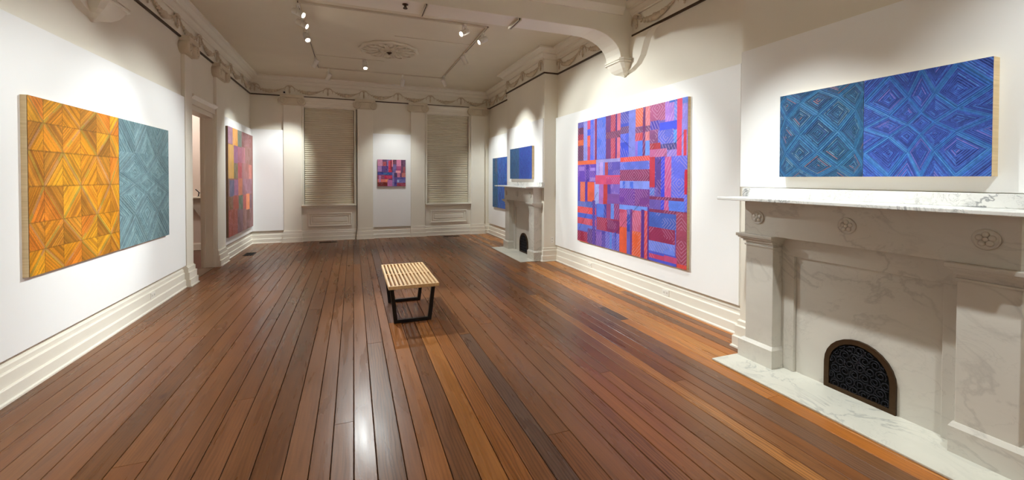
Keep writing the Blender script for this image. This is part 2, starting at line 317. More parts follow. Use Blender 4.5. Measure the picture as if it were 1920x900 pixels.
FARL=[(0,0.163,0.846,1.013,(168,128,145),1),(0.163,0.347,0.843,1.021,(226,160,72),1),(0.347,0.507,0.842,1.027,(112,125,110),1),(0.507,0.945,0.855,1.045,(146,95,90),1),(0.005,0.199,0.529,0.841,(212,165,78),1),(0.199,0.347,0.672,0.841,(152,98,132),1),(0.347,0.507,0.677,0.838,(176,105,125),1),(0.507,0.643,0.682,0.849,(184,118,128),1),(0.643,0.945,0.681,0.86,(142,100,88),1),(0.199,0.347,0.529,0.678,(130,116,84),1),(0.347,0.507,0.522,0.684,(194,88,94),1),(0.507,0.8,0.522,0.684,(156,100,95),1),(0.8,0.945,0.521,0.676,(192,115,98),1),(0.015,0.06,0.369,0.528,(125,100,90),1),(0.049,0.203,0.365,0.516,(102,104,134),1),(0.203,0.36,0.365,0.522,(162,100,135),1),(0.36,0.521,0.366,0.528,(212,125,88),1),(0.521,0.945,0.362,0.527,(152,105,116),1),(0.015,0.166,0.248,0.366,(130,96,64),1),(0.166,0.36,0.237,0.369,(170,85,70),1),(0.373,0.54,0.223,0.365,(108,126,104),1),(0.54,0.678,0.212,0.365,(172,78,74),1),(0.678,0.832,0.202,0.367,(228,132,72),1),(0.832,0.945,0.207,0.356,(125,90,100),1),(0,0.322,-0.015,0.244,(158,80,62),1),(0.322,0.54,-0.051,0.225,(126,92,98),1),(0.54,0.685,-0.075,0.219,(144,102,92),1),(0.685,0.838,-0.095,0.201,(120,80,70),1),(0.838,0.962,-0.113,0.207,(135,95,90),1)]
SMALL=[(0.0,0.178,0.76,1.0,(205,140,170),1),(0.178,0.337,0.74,1.0,(90,60,100),1),(0.188,0.307,0.76,0.917,(180,75,80),1),(0.337,0.446,0.51,1.0,(130,110,170),1),(0.386,0.505,0.51,0.958,(210,50,75),1),(0.455,0.505,0.594,0.948,(130,30,50),1),(0.505,0.564,0.74,1.0,(230,140,150),1),(0.545,0.663,0.802,1.0,(100,55,75),1),(0.545,0.663,0.51,0.823,(110,100,160),1),(0.673,0.842,0.75,1.0,(215,130,165),1),(0.673,0.842,0.594,0.76,(170,75,125),1),(0.644,0.822,0.49,0.594,(240,160,170),1),(0.842,1.0,0.51,1.0,(95,60,90),1),(0.911,0.98,0.344,0.74,(165,80,85),1),(0.0,0.149,0.552,0.75,(170,130,190),1),(0.149,0.366,0.552,0.76,(80,55,130),1),(0.0,0.525,0.427,0.531,(45,70,150),1),(0.208,0.406,0.448,0.5,(40,110,165),1),(0.0,0.248,0.281,0.427,(150,70,100),1),(0.248,0.525,0.281,0.406,(200,45,85),1),(0.0,0.386,0.156,0.271,(232,120,100),1),(0.287,0.386,0.177,0.26,(245,150,100),1),(0.05,0.119,0.052,0.406,(195,130,180),1),(0.0,0.347,-0.01,0.156,(120,45,40),1),(0.347,0.545,-0.01,0.24,(190,110,170),1),(0.525,0.604,-0.01,0.531,(130,120,180),1),(0.584,0.693,0.344,0.51,(45,30,75),1),(0.584,0.683,-0.01,0.344,(70,60,140),1),(0.693,0.802,0.344,0.51,(205,120,150),1),(0.683,1.0,0.26,0.344,(75,75,145),1),(0.683,1.0,0.135,0.26,(110,110,175),1),(0.693,0.762,0.156,0.24,(160,180,215),1),(0.683,1.0,-0.01,0.135,(150,55,75),1),(0.861,1.0,0.344,0.51,(190,110,100),1)]

# ================================================================ THE SETTING
# ---- floor: dark subfloor, every plank a part of its own
fl = MB().box(XL-.3, XR+.3, YB-.2, YE+.2, -.08, -.03).build('floor', M['sub']); struct(fl)
bx = [XL+.005, -2.13, -2.0, -1.87, -1.745, -1.615, -1.506, -1.361, -1.213, -1.055, -.897, -.787, -.652, -.506, -.353, -.225, -.118, -.002, .115, .256, .348, .479, .613, .746, .864, .977, 1.09, 1.242, 1.397, 1.525, 1.628, 1.739, 1.834, 1.932, 2.059, 2.185, 2.289, 2.396, 2.503, 2.618, 2.733, 2.85, 2.97, 3.09, 3.21, 3.325, 3.42, 3.515, XR-.005]
browns = [(120,77,44), (124,80,46), (117,77,47), (113,72,40), (124,80,48), (119,74,42), (117,79,50), (124,77,42)]
oranges = [(158,102,50), (148,93,45), (150,100,52)]
darks = [(110,78,58), (104,76,60)]
forced = {  # (row centre X): list of (y0, y1, colour, figure)
    -1.70: [(4.72, 5.50, (98,72,56), .3)], -1.43: [(4.70, 5.25, (86,58,42), .4)],
    2.79: [(3.86, 4.32, (84,58,42), .6)]}
def plank(x0, x1, y0, y1, col, fig):
    g = .0022; c = .0025
    x0 += g; x1 -= g; y0 += .001; y1 -= .001
    m = MB(); z0 = -.028; zt = random.uniform(-.0008, .0)
    b = [(x0,y0,z0),(x1,y0,z0),(x1,y1,z0),(x0,y1,z0)]; k = [(x0,y0,zt-c),(x1,y0,zt-c),(x1,y1,zt-c),(x0,y1,zt-c)]
    t = [(x0+c,y0+c/2,zt),(x1-c,y0+c/2,zt),(x1-c,y1-c/2,zt),(x0+c,y1-c/2,zt)]
    m.add(b+k+t, [(3,2,1,0),(0,1,5,4),(1,2,6,5),(2,3,7,6),(3,0,4,7),(4,5,9,8),(5,6,10,9),(6,7,11,10),(7,4,8,11),(8,9,10,11)])
    o = m.build('plank', M['plank'], fl)
    l = s2l(col); j = random.uniform(.92, 1.08)
    o.color = (float(l[0]*j), float(l[1]*j), float(l[2]*j*random.uniform(.92, 1.08)), fig)
for i in range(len(bx)-1):
    x0, x1 = bx[i], bx[i+1]; xc = (x0+x1)/2
    spans = [(YB+.01, YE-.005)]
    if xc > XB-.01: spans = [(YB+.01, NB[0]-.01), (NB[1]+.01, FB[0]-.01), (FB[1]+.01, YE-.005)]
    for a, b in spans:
        cuts = [a]; y = a + random.uniform(1.2, 4.6)
        while y < b-.9: cuts.append(y); y += random.uniform(3.4, 6.8)
        cuts.append(b)
        fc = []
        for kx, lst in forced.items():
            if x0 <= kx < x1: fc = lst
        segs = []
        for s, e in zip(cuts, cuts[1:]):
            p = s
            for (f0, f1, col, fig) in fc:
                if p < f0 and f1 < e: segs += [(p, f0, None, 0), (f0, f1, col, fig)]; p = f1
            segs.append((p, e, None, 0))
        for s, e, col, fig in segs:
            if col is None:
                ym = (s+e)/2
                po = (.02 if xc < .1 else .04) + (.6 if (xc > 2.7) else 0) + (.36 if (.2 < xc < .9 and ym < 3.4) else 0)
                u = random.random()
                if u < po: col = random.choice(oranges) if xc < 2.7 else random.choice([(172,108,48), (164,100,44), (176,116,56)]); fig = random.choice([.25, .6, .9])  # brighter oranges along the right wall paint its pool of light into the boards
                elif u > .97: col = random.choice(darks); fig = .7
                else: col = random.choice(browns); fig = random.choice([.1, .2, .35, .55, .8]) if xc > .1 else random.choice([.05, .1, .2, .3])
            plank(x0, x1, s, e, col, fig)

# ---- ceiling and walls
struct(MB().box(XL-.3, XR+.3, YB-.2, YE+.3, ZC, ZC+.15).build('ceiling', M['ceil']))
T = .17
wl = MB(); wl.box(XL-T, XL, YB-.2, D0, -.08, ZC).box(XL-T, XL, D1, YE+.3, -.08, ZC).box(XL-T, XL, D0, D1, DZ, ZC)
struct(wl.build('wall_left', M['wall']))
wr = struct(MB().box(XR, XR+.3, YB-.2, YE+.3, -.08, ZC).build('wall_right', M['wall']))
for a, b in (FB, NB): MB().box(XB, XR, a, b, -.03, ZC).build('chimney_breast', M['wall'], wr)
W1 = (-1.135, .03, .885, 3.275); W2 = (1.845, 3.01, .865, 3.275)
we = MB(); zz = -.08
we.box(XL, W1[0], YE, YE+.3, zz, ZC).box(W1[1], W2[0], YE, YE+.3, zz, ZC).box(W2[1], XR, YE, YE+.3, zz, ZC)
for w in (W1, W2): we.box(w[0], w[1], YE, YE+.3, zz, w[2]).box(w[0], w[1], YE, YE+.3, w[3], ZC)
struct(we.build('wall_far', M['wall']))
struct(MB().box(XL, XR, YB-.2, YB, -.08, ZC).build('wall_near', M['wall']))

# ---- baseboards: three stepped fasciae with a shoe
BP = [(0,0),(.058,0),(.058,.014),(.046,.022),(.046,.100),(.040,.108),(.030,.110),(.030,.198),(.024,.206),(.015,.208),(.015,.245),(.006,.258),(0,.258)]
def baseboard(name, path):
    return struct(MB().sweep(BP, path).build(name, M['base']))
LP = [(7.17, 7.44), (8.62, 9.10)]           # pilasters beside the doorway
EP = [(-1.560, -1.175), (.098, .468), (1.418, 1.785), (3.050, 3.440)]   # pilasters of the far wall
PO = .05; EPO = .06                         # how far they stand out
baseboard('baseboard_left', [(XL, YB+.06), (XL, LP[0][0])])
baseboard('baseboard_left_far', [(XL, LP[1][1]), (XL, YE), (EP[0][0], YE)])
baseboard('baseboard_far_window_left', [(EP[0][1], YE), (EP[1][0], YE)])
baseboard('baseboard_far_middle', [(EP[1][1], YE), (EP[2][0], YE)])
baseboard('baseboard_far_window_right', [(EP[2][1], YE), (EP[3][0], YE)])
baseboard('baseboard_right_far', [(EP[3][1], YE), (XR, YE), (XR, FB[1]), (XB, FB[1]), (XB, 8.89)])
baseboard('baseboard_right', [(XB, 7.155), (XB, FB[0]), (XR, FB[0]), (XR, NB[1]), (XB, NB[1]), (XB, 2.74)])
baseboard('baseboard_right_near', [(XB, 1.0), (XB, NB[0]), (XR, NB[0]), (XR, YB), (XL+.06, YB)])

# ---- crown cornice, frieze and picture rail
CROWN = [(0,3.765),(.032,3.765),(.032,3.785),(.050,3.80),(.075,3.845),(.100,3.852),(.100,3.872),(.150,3.905),(.190,3.918),(.190,3.95),(0,3.95)]
FRZ = [(0,3.525),(.012,3.525),(.012,3.765),(0,3.765)]
RAIL = [(0,3.502),(.028,3.502),(.028,3.524),(0,3.524)]
CAPB = [(0,3.765),(.03,3.765),(.05,3.80),(.09,3.85),(.09,3.95),(0,3.95)]
far_path = [(XL, BY1), (XL, YE), (XR, YE), (XR, FB[1]), (XB, FB[1]), (XB, FB[0]), (XR, FB[0]), (XR, BY1)]
near_path = [(XR, BY0), (XR, NB[1]), (XB, NB[1]), (XB, NB[0]), (XR, NB[0]), (XR, YB), (XL, YB), (XL, BY0)]
t1 = struct(MB().sweep(CROWN, far_path).build('trim_1', M['trim']))
t2 = struct(MB().sweep(CROWN, near_path).build('trim_2', M['trim']))
for t, p in ((t1, far_path), (t2, near_path)):
    MB().sweep(FRZ, p).build('frieze', M['trim'], t)
    MB().sweep(RAIL, p).build('picture_rail', M['rail'], t)
# plaster garlands on the frieze: one festoon = swag of fruit between two bows
def festoon_mesh(w=.87):
    m = MB(); n = 14
    def P(s, z, d): return (s, -d*1.5, z)
    pts = []
    for k in range(n+1):
        u = k/n; pts.append(P((u-.5)*w*.80, .185-.115*(1-(2*u-1)**2), .016))
    m.tube(pts, [.006+.008*math.sin(PI*k/n) for k in range(n+1)], 6)
    for u, r in ((.17,.018),(.25,.026),(.33,.034),(.415,.040),(.5,.052),(.585,.040),(.67,.034),(.75,.026),(.83,.018)):
        s = (u-.5)*w*.80; z = .185-.115*(1-(2*u-1)**2)
        m.ball(P(s, z, .020), r*1.15, r*.85, r, 7, 5)
        m.ball(P(s+.022, z+.020, .016), r*.6, r*.5, r*.55, 6, 4); m.ball(P(s-.020, z-.018, .016), r*.6, r*.5, r*.55, 6, 4)
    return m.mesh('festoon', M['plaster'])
def bow_mesh():
    m = MB()
    def P(s, z, d): return (s, -d*1.5, z)
    m.tube([P(-.10, .165, .014), P(-.075, .20, .018), P(-.03, .222, .020), P(.03, .222, .020), P(.075, .20, .018), P(.10, .165, .014)], [.008,.013,.016,.016,.013,.008], 6)
    m.ball(P(0, .20, .02), .03, .022, .026, 7, 5)
    m.tube([P(0, .18, .014), P(.004, .12, .016), P(0, .06, .014)], [.010, .013, .006], 6)
    for z, r in ((.115, .020), (.085, .024), (.055, .016)): m.ball(P(.0, z, .016), r*.9, r*.7, r, 6, 5)
    m.tube([P(-.09, .17, .014), P(-.11, .13, .012), P(-.10, .10, .010)], [.008,.007,.004], 5); m.tube([P(.09, .17, .014), P(.11, .13, .012), P(.10, .10, .010)], [.008,.007,.004], 5)
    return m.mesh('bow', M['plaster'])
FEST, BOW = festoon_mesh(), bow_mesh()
def garland(parent, p0, p1):
    a, b = Vector(p0), Vector(p1); L = (b-a).length; n = max(1, round(L/.87)); st = L/n
    d = (b-a).normalized(); ang = math.atan2(d.y, d.x)
    nr = Vector((d.y, -d.x))
    for k in range(n):
        c = a + d*(st*(k+.5)) + nr*.012
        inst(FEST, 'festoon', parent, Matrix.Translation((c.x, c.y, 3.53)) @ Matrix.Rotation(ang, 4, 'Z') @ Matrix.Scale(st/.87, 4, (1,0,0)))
    for k in range(n+1):
        e = .11 if k == 0 else (-.11 if k == n else 0)
        c = a + d*(st*k+e) + nr*.012
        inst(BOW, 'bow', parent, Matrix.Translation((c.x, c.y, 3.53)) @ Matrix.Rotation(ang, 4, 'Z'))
for p, t in ((far_path, t1), (near_path, t2)):
    for a, b in zip(p, p[1:]):
        if math.hypot(b[0]-a[0], b[1]-a[1]) > .6: garland(t, a, b)

# ---- ceiling beam with arched ends on corbels
bm_ = MB()
arch = [(-.0, BZ)]
def arch_pts(sign, xw):
    # from soffit to wall: curve, returns points going towards the wall
    pts = []
    for k in range(9):
        a = PI/2*k/8
        pts.append((xw - sign*(.72 - .52*math.sin(a)), BZ - .335*(1-math.cos(a))))
    return pts
right = arch_pts(1, XR); left = arch_pts(-1, XL)
poly = [(XL, ZC), (XL, BZ-.335)] + left[::-1] + right + [(XR, BZ-.335), (XR, ZC)]
bm_.prism(poly, lambda p, q, a: (p, a, q), BY0, BY1)
beam = struct(bm_.build('trim_3', M['trim'], None, .006))
for yy, sg in ((BY0, -1), (BY1, 1)):
    x0, x1 = XL+.19, XR-.19
    m = MB().sweep(CAPB, [(x1, yy), (x0, yy)] if sg > 0 else [(x0, yy), (x1, yy)]); m.build('beam_moulding', M['trim'], beam)
yc = (BY0+BY1)/2
for xw, s in ((XR, -1), (XL, 1)):
    m = MB(); lev = [(2.985, .015, .02), (3.01, .05, .05), (3.035, .13, .11), (3.07, .17, .15), (3.12, .19, .185), (3.15, .195, .20), (3.15, .215, .222), (3.165, .215, .222), (3.165, .20, .208), (3.178, .20, .208), (3.178, .218, .225), (3.20, .218, .225)]
    rows = []
    for z, w, d in lev: rows.append([(xw, yc-w, z), (xw+s*d*.8, yc-w, z), (xw+s*d, yc-w*.8, z), (xw+s*d, yc+w*.8, z), (xw+s*d*.8, yc+w, z), (xw, yc+w, z)])
    b = len(m.v); n = 6
    for r in rows: m.v += r
    for i in range(len(rows)-1):
        for k in range(n): m.f.append((b+i*n+k, b+i*n+(k+1)%n, b+(i+1)*n+(k+1)%n, b+(i+1)*n+k)); m.sm.append(False)
    m.f.append(tuple(range(b, b+n))); m.sm.append(False); m.f.append(tuple(range(b+(len(rows)-1)*n, b+len(rows)*n))[::-1]); m.sm.append(False)
    m.build('corbel', M['trim'], beam)
    # flared shoulder that dies into the wall on the near side
    sh = [(4.93, 3.01), (4.80, 3.03), (4.66, 3.09), (4.57, 3.18), (4.52, 3.28), (4.47, 3.38), (4.38, 3.46), (4.25, 3.50), (4.86, 3.50)]
    m = MB(); c = (4.86, 3.28)
    v0 = [(xw, y, z) for y, z in sh]; v1 = [(xw+s*.055, c[0]+(y-c[0])*.82, c[1]+(z-c[1])*.92) for y, z in sh]
    n = len(sh); m.add(v0+v1, [tuple(range(n)), tuple(range(n, 2*n))[::-1]] + [(k, (k+1)%n, n+(k+1)%n, n+k) for k in range(n)])
    m.build('shoulder', M['trim'], beam)

# ---- pilasters with volute capitals
def pilaster(name, ax, w0, w1, wall, out, sgn, ztop=ZF):
    """ax 'x': on the far wall (faces -Y); ax 'y': on the left wall (faces +X)"""
    if ax == 'x': tr = lambda a, d, z: (a, wall - d, z)
    else: tr = lambda a, d, z: (wall + d, a, z)
    def bxx(m, a0, a1, d0, d1, z0, z1):
        p, q = tr(a0, d0, z0), tr(a1, d1, z1); return m.box(p[0], q[0], p[1], q[1], z0, z1)
    root = struct(bxx(MB(), w0, w1, -.0, out, .28, 3.30).build(name, M['trim'], None, .004))
    m = MB()
    for z0, z1, e in ((0, .016, .066), (.016, .104, .052), (.104, .202, .036), (.202, .27, .020), (.27, .285, .008)): bxx(m, w0-e*.45, w1+e*.45, 0, out+e, z0, z1)
    m.build('plinth', M['base'], root)
    m = MB(); bxx(m, w0-.015, w1+.015, 0, out+.015, 3.285, 3.305); bxx(m, w0-.02, w1+.02, 0, out+.03, 3.305, 3.46); bxx(m, w0-.06, w1+.06, 0, out+.075, 3.462, ztop+.030)
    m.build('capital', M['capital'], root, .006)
    mid = (w0+w1)/2; hw = (w1-w0)/2
    for sd in (-1, 1):
        # volute: disc with raised spiral
        m = MB(); c = mid + sd*(hw+.010); zc = 3.385
        o = tr(c, 0, zc); ax3 = (0, -1, 0) if ax == 'x' else (1, 0, 0)
        m.lathe([(.092, 0), (.092, out+.060), (.084, out+.072), (.060, out+.060)], o, ax3, 24)
        sp = []
        for k in range(40):
            a = k/39*2.3*2*PI; r = .080*(1-k/39*.82); sp.append(tr(c + sd*r*math.sin(a), out+.066, zc + r*math.cos(a)))
        m.tube(sp, [.013-.007*k/39 for k in range(40)], 6); 
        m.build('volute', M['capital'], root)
    return root
n = 4
for a, b in LP: pilaster('trim_%d' % n, 'y', a, b, XL, PO, 1); n += 1
for a, b in EP: pilaster('trim_%d' % n, 'x', a, b, YE, EPO, 1); n += 1

# ---- doorway: jambs, casing and crowned header
d = struct(empty('door_1', (XL, (D0+D1)/2, 0)))
def child(m, name, mt, par, bev=0):
    o = m.build(name, mt, None, bev); o.parent = par; o.matrix_parent_inverse = Matrix.Translation(par.location).inverted() if not any(par.rotation_euler) else par.matrix_world.inverted(); return o
child(MB().box(XL-T-.01, XL+.006, D1-.035, D1+.002, 0, DZ).box(XL-T+.03, XL-T+.06, D1-.06, D1-.03, 0, DZ), 'jamb', M['trim'], d)
child(MB().box(XL-T-.01, XL+.006, D0-.002, D0+.035, 0, DZ), 'jamb', M['trim'], d)
child(MB().box(XL-T-.01, XL+.006, D0+.035, D1-.035, DZ-.035, DZ+.002), 'head_jamb', M['trim'], d)
child(MB().box(XL, XL+.022, D1-.02, LP[1][0], 0, DZ+.05).box(XL, XL+.035, D1-.01, D1+.015, 0, DZ+.05), 'casing', M['trim'], d)
child(MB().box(XL, XL+.022, LP[0][1], D0+.02, 0, DZ+.05), 'casing', M['trim'], d)
child(MB().sweep([(0, DZ+.04), (.03, DZ+.04), (.03, DZ+.12), (.05, DZ+.14), (.075, DZ+.165), (.075, DZ+.185), (0, DZ+.185)], [(XL, LP[0][1]+.01), (XL, LP[1][0]-.01)]), 'header', M['trim'], d)
child(MB().box(XL-T-.01, XL+.02, D0+.035, D1-.035, -.028, .008), 'threshold', M['edge_dark'], d)

# ---- hall beyond the doorway
HX0, HY0, HY1, HZ = -5.2, 5.5, 10.75, 3.2
struct(MB().box(HX0, XL-T, HY0, HY1, -.08, -.002).build('floor_hall', grain('hall_floor_wood', lin(96, 46, 28), lin(74, 34, 22), (20, 1, 20), .3)))
struct(MB().box(HX0-.1, XL-T, HY1, HY1+.1, -.08, HZ).build('wall_hall_end', M['hall']))
struct(MB().box(HX0-.1, HX0, HY0, HY1, -.08, HZ).build('wall_hall_side', M['hall']))
struct(MB().box(HX0, XL-T, HY0-.1, HY0, -.08, HZ).build('wall_hall_near', M['hall']))
struct(MB().box(HX0, XL-T, HY0, HY1, HZ, HZ+.1).build('ceiling_hall', M['hall']))
struct(MB().sweep([(0,0),(.02,0),(.02,.12),(.012,.15),(0,.15)], [(HX0, HY1), (XL-T, HY1)]).build('baseboard_hall', M['base']))
lg = empty('wall_ledge', (-3.1, HY1, 1.1)); tag(lg, 'white wall ledge over a grey slab of painted shade in the hall past the doorway', 'ledge')
child(MB().box(-3.9, XL-T-.01, HY1-.20, HY1, 1.115, 1.150), 'shelf', M['base'], lg, .004)
child(MB().prism([(-3.9, 1.115), (-3.9, .95), (-3.17, .95), (-3.00, .66), (-2.6, .60), (-2.6, 1.115)], lambda p, q, a: (p, a, q), HY1-.14, HY1), 'apron', M['hallshade'], lg)  # shade below the shelf built as a slanted grey slab
tp = MB().tube([(-3.07, HY1-.1, 1.151), (-3.06, HY1-.1, 1.23), (-3.075, HY1-.1, 1.255), (-3.12, HY1-.1, 1.30)], .010, 6).tube([(-3.02, HY1-.1, 1.151), (-3.025, HY1-.1, 1.22), (-3.06, HY1-.1, 1.235)], .008, 6)
tp.box(-3.09, -3.0, HY1-.13, HY1-.07, 1.150, 1.158)
tag(tp.build('bent_metal_hook', M['iron']), 'small dark bent metal hook standing on the hall ledge', 'hook')
hl = empty('hall_fill_lamp', (-3.7, 9.75, HZ)); tag(hl, 'unseen round ceiling lamp added to light the hall past the doorway', 'lamp')  # out-of-view lamp added to brighten the hall
child(MB().lathe([(.09, 0), (.09, -.03), (.07, -.04)], (-3.7, 9.75, HZ), (0,0,1), 20), 'base', M['white_metal'], hl)
child(MB().ball((-3.7, 9.75, HZ-.10), .09, .09, .075, 14, 10), 'globe', emit('hall_fill_globe', (1, .88, .76, 1), 4), hl)
pl = bpy.data.lights.new('hall_fill_light', 'POINT'); pl.energy = 42; pl.color = (1, .95, .90); pl.shadow_soft_size = .1
po = bpy.data.objects.new('hall_fill_light', pl); C.objects.link(po); po.location = (-3.7, 9.75, HZ-.28); po.parent = hl; po.matrix_parent_inverse = Matrix.Translation(hl.location).inverted()

# ---- windows of the far wall
def window(name, w, side):
    x0, x1, z0, z1 = w
    r = struct(empty(name, ((x0+x1)/2, YE, z0)))
    m = MB(); D = .16
    m.box(x0, x0+.012, YE-.004, YE+D, z0, z1).box(x1-.012, x1, YE-.004, YE+D, z0, z1).box(x0, x1, YE-.004, YE+D, z1-.012, z1).box(x0, x1, YE-.004, YE+D, z0, z0+.012)
    child(m, 'reveal', M['trim'], r)
    m = MB()
    for a, b in ((x0-.045, x0-.012), (x1+.012, x1+.045)): m.box(a, b, YE-.022, YE, z0, z1+.02)
    m.box(x0-.018, x0+.004, YE-.036, YE, z0, z1).box(x1-.004, x1+.018, YE-.036, YE, z0, z1)
    child(m, 'casing', M['trim'], r, .003)
    m = MB()  # entablature over the window
    m.sweep([(0, 3.285), (.03, 3.285), (.03, 3.345), (.042, 3.35), (.042, 3.40), (.06, 3.425), (.075, 3.46), (.075, 3.495), (0, 3.495)], [(x0-.05, YE), (x1+.05, YE)])
    child(m, 'entablature', M['trim'], r)
    m = MB().box(x0-.04, x1+.04, YE-.095, YE+D, z0-.024, z0+.001).box(x0-.03, x1+.03, YE-.034, YE, z0-.064, z0-.024).box(x0-.035, x1+.035, YE-.050, YE, z0-.080, z0-.064)
    child(m, 'sill', M['trim'], r, .003)
    # apron panel: mitred raised frame, sunk field
    ax0, ax1, az0, az1 = x0+.085, x1-.065, .345, .685
    m = MB(); stp = [(0, .010), (.008, .036), (.028, .036), (.040, .012), (.075, .022), (.090, .004), (.108, .004), (.118, .020)]
    rows = [[(ax0+o, YE-d, az0+o), (ax1-o, YE-d, az0+o), (ax1-o, YE-d, az1-o), (ax0+o, YE-d, az1-o)] for o, d in [(0, 0)]+stp]
    b = 0
    for q in rows: m.v += q
    for i in range(len(rows)-1):
        for k in range(4): m.f.append((i*4+k, i*4+(k+1)%4, i*4+4+(k+1)%4, i*4+4+k)); m.sm.append(False)
    e = (len(rows)-1)*4; m.f.append((e, e+1, e+2, e+3)); m.sm.append(False)
    child(m, 'apron_panel', M['trim'], r)
    m = MB().box(x0+.012, x1-.012, YE+.13, YE+.136, z0+.012, z1-.012); child(m, 'pane', M['glass'], r)
    # drawn cellular blind (a thing of its own)
    bl = empty('pleated_blind', ((x0+x1)/2, YE+.07, z0+.014))
    m = MB(); p = .050; zz0, zz1 = z0+.045, z1-.05; n = int((zz1-zz0)/p); p = (zz1-zz0)/n; a, b = x0+.022, x1-.022
    prof = []
    for k in range(n): prof += [(YE+.075, zz0+k*p), (YE+.060, zz0+(k+.5)*p)]
    prof.append((YE+.075, zz1))
    v = [(a, y, z) for y, z in prof]+[(b, y, z) for y, z in prof]; q = len(prof)
    m.add(v, [(i, q+i, q+i+1, i+1) for i in range(q-1)])
    v = [(a, y+.03, z) for y, z in ((YE+.075, zz0), (YE+.075, zz1))]+[(b, y+.03, z) for y, z in ((YE+.075, zz0), (YE+.075, zz1))]; m.add(v, [(0, 1, 3, 2)])
    child(m, 'pleated_fabric', M['blind'], bl)
    child(MB().box(a, b, YE+.055, YE+.10, z0+.016, zz0), 'bottom_rail', M['blind'], bl, .004)
    child(MB().box(a, b, YE+.05, YE+.11, zz1, z1-.013), 'head_rail', M['blind'], bl, .004)
    child(MB().tube([(b-.012, YE+.045, z1-.06), (b-.012, YE+.045, z0+.5)], .003, 5).ball((b-.012, YE+.045, z0+.49), .008, .008, .014), 'pull_cord', M['plastic'], bl)
    tag(bl, 'beige pleated blind drawn down in the window ' + side, 'blind', 'drawn window blinds')
window('window_1', W1, 'nearer the red patchwork painting'); window('window_2', W2, 'nearer the marble fireplace')

# ================================================================ WHITE DISPLAY PANELS
def panel(name, x0, x1, y0, y1, z0, z1, label):
    return tag(MB().box(x0, x1, y0, y1, z0, z1).build(name, M['panel'], None, .002), label, 'panel', 'white display panels')
e = .001
panel('display_panel', XL+.018, XL+.045, -.9, 7.155, .305, 2.68, 'long white wall panel carrying the gold and teal painting')
panel('display_panel', XL+.018, XL+.045, 9.115, YE-.002, .292, 2.68, 'white wall panel behind the red patchwork painting')
panel('display_panel', XL+.047, EP[0][0]-.004, YE-.045, YE-.018, .292, 2.69, 'bare white panel on the far wall under the security camera')
panel('display_panel', EP[1][1]+.002, EP[2][0]-.002, YE-.045, YE-.018, .285, 2.69, 'tall white panel behind the small square painting between the windows')
panel('display_panel', XR-.045, XR-.018, FB[1]+.02, YE-.06, .292, 2.68, 'white panel behind the blue painting in the far corner')
panel('display_panel', XB-.030, XB-e, FB[0]+.012, 9.06, 1.475, 2.67, 'white panel above the mantel of the far fireplace')
panel('display_panel', XR-.045, XR-.018, NB[1]+.22, FB[0]-.006, .295, 2.685, 'wide white panel carrying the big blue and red painting')
panel('display_panel', XB-.024, XB-e, NB[0]+.01, NB[1]-.006, 1.478, 2.70, 'white panel above the mantel of the near fireplace')

# ================================================================ PAINTINGS
def hsh(*a):
    h = np.zeros(np.broadcast(*a).shape)
    for k, x in enumerate(a): h = h + np.asarray(x, float)*(12.9898+7.1*k)
    v = np.sin(h)*43758.5453; return v-np.floor(v)
def smooth_noise(U, V, su, sv, seed=0):
    a, b = U*su, V*sv; i, j = np.floor(a), np.floor(b); f, g = a-i, b-j; f = f*f*(3-2*f); g = g*g*(3-2*g)
    H = lambda p, q: hsh(p+seed*17.3, q+seed*5.1)
    return (H(i, j)*(1-f)+H(i+1, j)*f)*(1-g)+(H(i, j+1)*(1-f)+H(i+1, j+1)*f)*g
def pal(cols, t):
    cols = np.array(cols, float); k = np.clip((t*len(cols)).astype(int), 0, len(cols)-1); return cols[k]
def art_gold(U, V):
    ce = np.array([0, .13, .31, .5, .69, .87, 1]); re = np.array([0, .14, .296, .498, .70, .862, 1])
    i = np.clip(np.searchsorted(ce, U, 'right')-1, 0, 5); j = np.clip(np.searchsorted(re, V, 'right')-1, 0, 5)
    s = (U-ce[i])/(ce[i+1]-ce[i]); t = (V-re[j])/(re[j+1]-re[j])
    par = (i+j) % 2; d = np.where(par == 0, s-t, s+t-1)
    side = (d > 0).astype(int); n = np.floor(np.abs(d)*15)
    base = pal([(204,132,18), (184,116,20), (216,148,28), (166,106,26), (206,118,30), (190,124,34), (214,136,26)], hsh(i, j, side))
    jit = (hsh(i, j, n+side*31)-.5)*.34; col = base*(1+jit)[..., None]
    fr = np.abs(d)*15-n; line = (fr < .28)
    lc = pal([(150,80,20), (176,150,50), (206,120,60), (140,100,30), (214,160,60)], hsh(i+3, j, n)); col = np.where(line[..., None], col*.55+lc*.45, col)
    band = np.abs(d) < .085
    bc = pal([(170,150,60), (200,130,60), (188,140,110), (160,150,70)], hsh(np.floor((s+t)*2.0), i, j)); col = np.where(band[..., None], col*.45+bc*.55, col)
    ed = np.minimum(np.minimum(s, 1-s), np.minimum(t, 1-t)); col = np.where((ed < .022)[..., None], col*.82, col)
    col *= (.92+.16*smooth_noise(U, V, 14, 12))[..., None]
    h = np.where(line, -.6, .2)+np.where(band, .7, 0)
    return col, h*.0016
def warp_pinch(x, k):      # cells small in the middle
    y = 2*x-1; return .5+.5*np.sign(y)*np.abs(y)**k
def warp_bulge(x):         # cells large in the middle
    return .5-.5*np.cos(np.clip(x, 0, 1)*PI)*0+(x-.5)+.10*np.sin((x-.5)*2*PI)*-1
